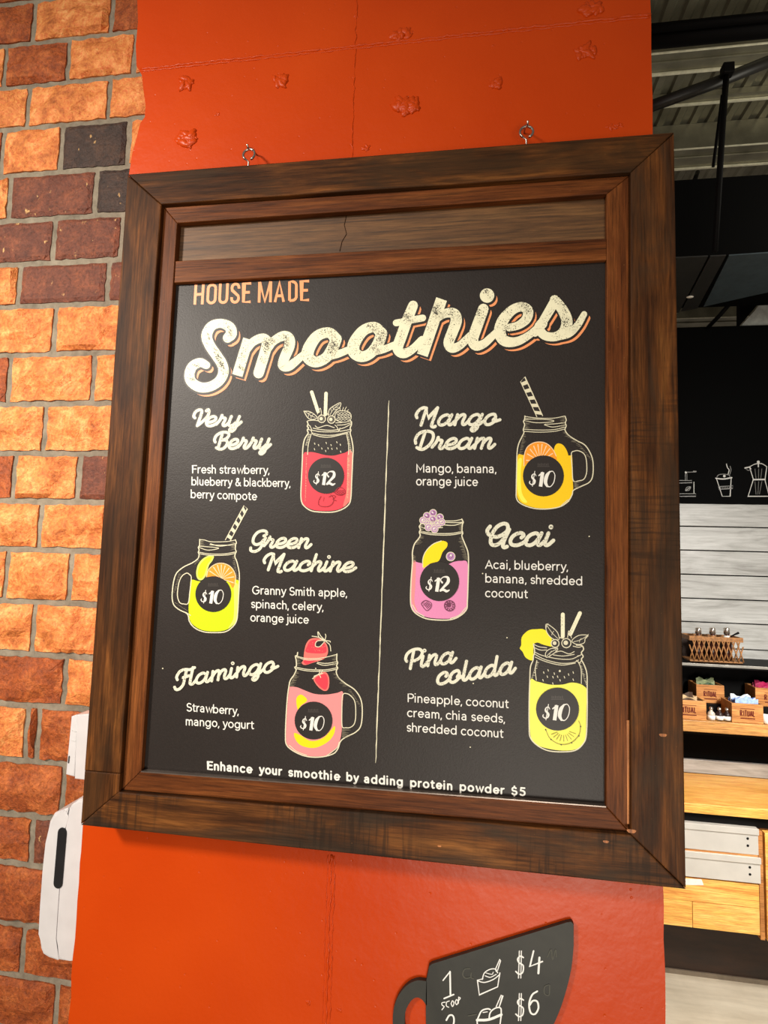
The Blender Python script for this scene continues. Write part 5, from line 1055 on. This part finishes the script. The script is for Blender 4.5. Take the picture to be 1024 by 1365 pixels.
for i in range(NS+1):
    xx = bx0+i*dx
    for sg in (1, -1):
        xe = xx+sg*dx*1.3
        a = Vector((xx, by0+.001*sg, zt+.006)); b = Vector((xe, by0+.001*sg, bz1-.02))
        if xe < bx0: tq = (bx0-xx)/(xe-xx) if xe != xx else 0; b = a.lerp(b, tq)
        if xe > bx1: tq = (bx1-xx)/(xe-xx); b = a.lerp(b, tq)
        if (b-a).length > .02: lat(a, b)
amber = plain('brown_bottle', (62, 28, 20), .2, 0, .6)
for i, (px, lab) in enumerate(((931, 'brown bottle with pale cap in the basket, leftmost of three'), (950, 'brown bottle with pale cap in the basket, middle one'), (969, 'brown bottle with pale cap in the basket, rightmost of three'))):
    x = at(px, 845, 3.15).x; zt2 = at(px, 836.5, 3.15).z; b = thing('basket_bottle', (x, 3.15, zt+.009), lab, 'bottle', 'bottles in the basket'); H_ = zt2-zt-.009
    bm = bmesh.new(); bm_lathe(bm, (x, 3.15, zt+.009), [(.02, 0), (.022, .004), (.022, H_*.55), (.012, H_*.72), (.0105, H_*.9)], 16); frombm('bottle_body', bm, amber, b, smooth=True)
    bm = bmesh.new(); bm_lathe(bm, (x, 3.15, zt+.009+H_*.8), [(.014, 0), (.0145, H_*.17), (.011, H_*.2)], 14); frombm('bottle_cap', bm, silver, b, smooth=True)
    bm = bmesh.new(); bm_lathe(bm, (x, 3.15, zt+.009+H_*.65), [(.0165, 0), (.0135, H_*.1)], 14); frombm('bottle_collar', bm, lbl if i == 2 else cane, b, smooth=True)
a = at(975, 848, 3.13); b = at(985, 843.5, 3.13); bm = bmesh.new(); bm_tube(bm, [a+Vector((-.02, 0, -.06)), a, a.lerp(b, .7), b], [.003, .003, .005, .006], 8)
tag(frombm('dark_scoop', bm, black, smooth=True), 'dark handle sticking out of the basket at its right end', 'scoop')

# counter run
zc = .86; YF = 2.9
t = wood('worktop_wood', [(.25, (150, 110, 62)), (.5, (186, 142, 86)), (.75, (210, 168, 106))], 'x', .5, bumpy=.1, sc=.8); M['top'] = t
ct_ = box('worktop', XA, XB, YF-.02, YW, zc-.042, zc, M['pine'], None, .002); tag(ct_, 'pale wooden worktop running under the shelves', 'worktop')
cab = thing('counter_cabinet', (1.2, 3.05, .3), 'pine counter cabinet with metal and wooden drawers under the worktop', 'cabinet')
sx = at(1013, 1170, YF).x
carc = M['crate']
box('carcass', XA, sx-.006, YF+.03, YW-.01, pz(1244, YF), zc-.043, carc, cab)
box('side_panel', sx-.004, sx+.014, YF-.004, YW-.01, pz(1246, YF), pz(1103, YF), carc, cab, .001)
box('gap_shade', XA, XB, YF+.015, YF+.03, pz(1101, YF), zc-.043, black, cab, 0, 'black strip as the shade in the gap below the worktop')  # black strip standing in for the shade of the open gap
steel = plain('brushed_steel', (226, 222, 214), .3, .35, .5, .03, 8)
x1d = at(1011, 1118, YF).x
for (ya, yb, dxo) in ((1099.5, 1134.5, 0), (1137.5, 1172, .006)):
    d = box('metal_drawer', XA, x1d+dxo-.002, YF-.006, YF+.028, pz(yb, YF), pz(ya, YF), steel, cab, .002, 'brushed steel drawer side')
    box('drawer_lip', XA, x1d+dxo-.001, YF-.012, YF-.006, pz(ya, YF)-.026, pz(ya, YF), steel, d, .001)
    for k in (0, 1):
        zq = (pz(ya, YF)*(.6-.27*k)+pz(yb, YF)*(.4+.27*k)); bm = bmesh.new(); xq = at(996, 1118, YF).x+dxo
        r = bmesh.ops.create_uvsphere(bm, u_segments=8, v_segments=5, radius=.0055)
        for v_ in r['verts']: v_.co = Vector((xq+v_.co.x, YF-.007+v_.co.y*.4, zq+v_.co.z))
        frombm('rivet', bm, black, d)
for (ya, yb) in ((1134.5, 1137.5),): box('drawer_rail', XA, sx-.006, YF-.003, YF+.029, pz(1139.5, YF), pz(1133.5, YF), carc, cab)
za, zbm, zbt = pz(1174.5, YF), pz(1205, YF), pz(1240, YF)
box('wooden_board', XA, sx-.006, YF-.004, YF+.028, zbm+.001, za, M['pine'], cab, .001)
xm = at(923, 1220, YF).x
box('wooden_board', XA, xm-.001, YF-.004, YF+.028, zbt, zbm-.001, M['pine'], cab, .001); box('wooden_board', xm+.001, sx-.006, YF-.004, YF+.028, zbt, zbm-.001, M['pine'], cab, .001)
lb = [(lambda q: (q.x, q.z))(at(880+a/5.153, 1100+b/5.153, YF-.005)) for a, b in ((100, 362), (285, 372), (300, 412), (100, 408))]
prism('paper_label', lb, YF-.0055, YF-.0042, lbl, cab)
cab2 = thing('side_cabinet', (1.6, 3.05, .3), 'pine cabinet with boarded front at the right end under the worktop', 'cabinet')
box('carcass', sx+.02, XB, YF+.03, YW-.01, pz(1244, YF), zc-.043, carc, cab2)
z_a, z_b, z_c, z_d = pz(1104, YF), pz(1180, YF), pz(1246, YF), 0
box('wooden_board', sx+.022, XB, YF-.008, YF+.029, z_b+.001, z_a, M['pine'], cab2, .001); box('wooden_board', sx+.022, XB, YF-.008, YF+.029, z_c, z_b-.001, M['pine'], cab2, .001)
t = NT('dark_kick'); v = t.coord((2, 8, 8)); n = t.noise(v, 3, 5, .6); t.base(t.ramp(n, [(.3, (30, 18, 10)), (.7, (54, 32, 18))])); t.set(.6)
kb = box('baseboard_back', XA, XB, 3.095, 3.14, 0, pz(1246, YF)+.02, t.m, None); tag(kb, kind='structure')
kt = box('trim_1', XA, XB, 3.088, 3.095, 0, .02, plain('grey_trim', (120, 108, 92), .5)); tag(kt, kind='structure')

# ================================================================== CEILING
ZC = 4.3
t = NT('galvanised_deck'); v = t.coord(); n = t.noise(v, 6, 4); t.base(t.ramp(n, [(.3, (112, 108, 92)), (.7, (150, 146, 126))])); t.set(.42, .6); t.l(t.bump(n, .2, .01), t.b.inputs['Normal']); M['deck'] = t.m
bm = bmesh.new(); pr = []; x = .2; pit = .085
while x < 4.0: pr += [(x, 0), (x+pit*.38, 0), (x+pit*.5, .013), (x+pit*.88, .013)]; x += pit
ya, yb = 1.56, 6.5
VA = [bm.verts.new((a, ya, ZC+b)) for a, b in pr]; VB = [bm.verts.new((a, yb, ZC+b)) for a, b in pr]; VT = [bm.verts.new((a, ya, ZC+.05)) for a, b in pr]; VU = [bm.verts.new((a, yb, ZC+.05)) for a, b in pr]
for i in range(len(pr)-1): bm.faces.new((VA[i], VB[i], VB[i+1], VA[i+1])); bm.faces.new((VT[i], VU[i], VU[i+1], VT[i+1])); bm.faces.new((VA[i], VA[i+1], VT[i+1], VT[i])); bm.faces.new((VB[i], VB[i+1], VU[i+1], VU[i]))
ce = frombm('ceiling', bm, M['deck']); tag(ce, kind='structure')
def cy(y, z): # depth where the line of sight at photo row y (right side) reaches height z
    d = at(940, y, 1.0); return (z-EYE)/(d.z-EYE)
def channel(ya_, yb_, zt_, zb_, label, grp, m=M['deck']):
    y0, y1 = cy(yb_, zb_), 0; yy0 = cy(ya_, zb_); a, b = min(y0, yy0), max(y0, yy0)
    bm = bmesh.new(); h = b-a
    bm_box(bm, .3, 4.0, a, b, zb_, zb_+.012); bm_box(bm, .3, 4.0, a, a+.012, zb_+.012, zt_); bm_box(bm, .3, 4.0, b-.012, b, zb_+.012, zt_); o = frombm('steel_purlin', bm, m)
    lipm = plain('galvanised_highlight', (226, 222, 196), .3, .2)  # paler colour paints the highlight along the beam edges
    box('flange_lip', .3, 4.0, b-.006, b+.006, zb_-.012, zb_-.0005, lipm, o, .002, 'flange lip with the highlight painted in')
    if h > .05: box('flange_lip', .3, 4.0, a-.004, a+.004, zb_-.008, zb_-.0005, lipm, o, .002, 'flange lip with the highlight painted in')
    if h > .05: box('flange_fold', .3, 4.0, a+h*.4, a+h*.5, zb_-.009, zb_-.0005, m, o, .002)
    tag(o, label, 'beam', grp); return o
g_ = 'steel beams under the deck'
channel(64, 92, ZC-.001, ZC-.12, 'galvanised steel beam with bright edges crossing below the top pipes', g_)
channel(128, 136, ZC-.001, ZC-.03, 'narrow galvanised beam crossing the deck behind the slanting pipe', g_)
channel(196, 222, ZC-.001, ZC-.14, 'galvanised steel beam where the hanging rods end', g_)
channel(423, 437, ZC-.001, ZC-.1, 'far galvanised steel beam just above the black board', g_)
for (ya_, r, lab) in ((31, .018, 'thin black pipe nearest the top under the ceiling'), (46, .035, 'thick black pipe along the ceiling above the bright beam')):
    z_ = ZC-.14; yq = cy(ya_, z_); o = tube('ceiling_pipe', [(.3, yq, z_), (2, yq, z_), (4.0, yq, z_)], r, black, None, 14); tag(o, lab, 'pipe', 'black pipes under the ceiling')
o = tube('diagonal_pipe', [at(840, 152, 2.2), at(950, 112, 2.2), at(1060, 68, 2.2)], .021, plain('dark_pipe', (26, 24, 20), .45), None, 14); tag(o, 'slanting dark pipe crossing in front of the corrugated deck', 'pipe')
rod = thing('hanging_rod', at(968, 92, 2.168), 'upright dark hanging rod with a clamp over the slanting pipe', 'rod')
tube('rod_bar', [at(969, 93, 2.168), at(964, 160, 2.168), at(953, 335, 2.168)], .011, black, rod, 10)
ca = at(969, 95, 2.168); box('rod_clamp', ca.x-.02, ca.x+.02, 2.145, 2.182, ca.z-.02, ca.z+.02, black, rod, .004)
o = tube('thin_rod', [at(963, 127, 2.24), at(957, 175, 2.24), at(951, 222, 2.24)], .006, black, None, 8); tag(o, 'thin dark rod just left of the upright hanging rod', 'rod')
# bulkhead
zb_ = EYE+1.325
d340 = at(940, 342, 1.0); y340 = 1.325/(d340.z-EYE); ztop = at(940, 238, y340).z
slate = plain('slate_panel', (62, 74, 80), .5, 0, .4); slate2 = plain('charcoal_panel', (40, 40, 38), .5, 0, .4)
bh = thing('black_bulkhead', (1.8, y340+.25, zb_), 'large black hanging bulkhead box with slate panels beneath', 'bulkhead')
box('bulkhead_body', XA+.1, 3.4, y340, y340+.50, zb_, ztop, blk2, bh)
tube('hanger_bar', [at(925.5, 242, y340+.48), at(927, 221, cy(222, ZC-.14))-Vector((0, .03, .06))], .012, black, bh, 8)
def under(name, px, mat, dz):
    bm = bmesh.new(); pts = []
    for a, b in px:
        d = at(a, b, 1.0); yy = (zb_-dz-EYE)/(d.z-EYE); pts.append(Vector((d.x*yy, yy, zb_-dz)))
    V0_ = [bm.verts.new(p) for p in pts]; V1_ = [bm.verts.new(p+Vector((0, 0, dz-.0005))) for p in pts]
    bm.faces.new(V0_); bm.faces.new(V1_[::-1])
    for i in range(len(pts)): bm.faces.new((V0_[i], V0_[(i+1) % len(pts)], V1_[(i+1) % len(pts)], V1_[i]))
    frombm(name, bm, mat, bh)
under('lower_panel', [(880, 345), (944, 342), (905, 417), (880, 417)], slate2, .006)
under('lower_panel', [(947, 342), (968, 341), (930, 411), (908, 415.5)], slate2, .006)
under('lower_panel', [(972, 341), (1060, 335), (1060, 382), (1000, 395), (938, 409)], slate, .006)
bm = bmesh.new(); r = bmesh.ops.create_uvsphere(bm, u_segments=10, v_segments=6, radius=.012); cpt = at(920, 396, 2.85)
for v_ in r['verts']: v_.co = Vector((cpt.x+v_.co.x*1.4, cpt.y+v_.co.y, zb_-.008+v_.co.z*.3))
frombm('panel_lamp', bm, lbl, bh, 'tiny pale fitting')
# cable and white sloping sheet beyond
o = tube('slanting_cable', [at(978, 399, 3.14), at(960, 420, 3.2), at(944, 436.5, 3.27)], .011, black, None, 8); tag(o, 'thick black cable slanting down to the black board top', 'cable')
ws_ = [(lambda q: (q.x, q.z))(at(a, b, 3.34)) for a, b in ((985, 437.5), (1008, 412), (1022, 388), (1080, 330), (1080, 437.5))]
o = prism('white_sheet', ws_, 3.33, 3.35, plain('white_sheet_paint', (200, 202, 196), .4)); tag(o, 'white sloping sheet above the right end of the black board', 'panel')
dk = [(lambda q: (q.x, q.z))(at(a, b, 3.3)) for a, b in ((983, 437), (983, 398), (1000, 396), (1030, 350), (1030, 372), (1006, 410))]
o = prism('dark_brace', dk, 3.27, 3.31, blk2); tag(o, 'dark slanting brace beside the white sloping sheet', 'beam')
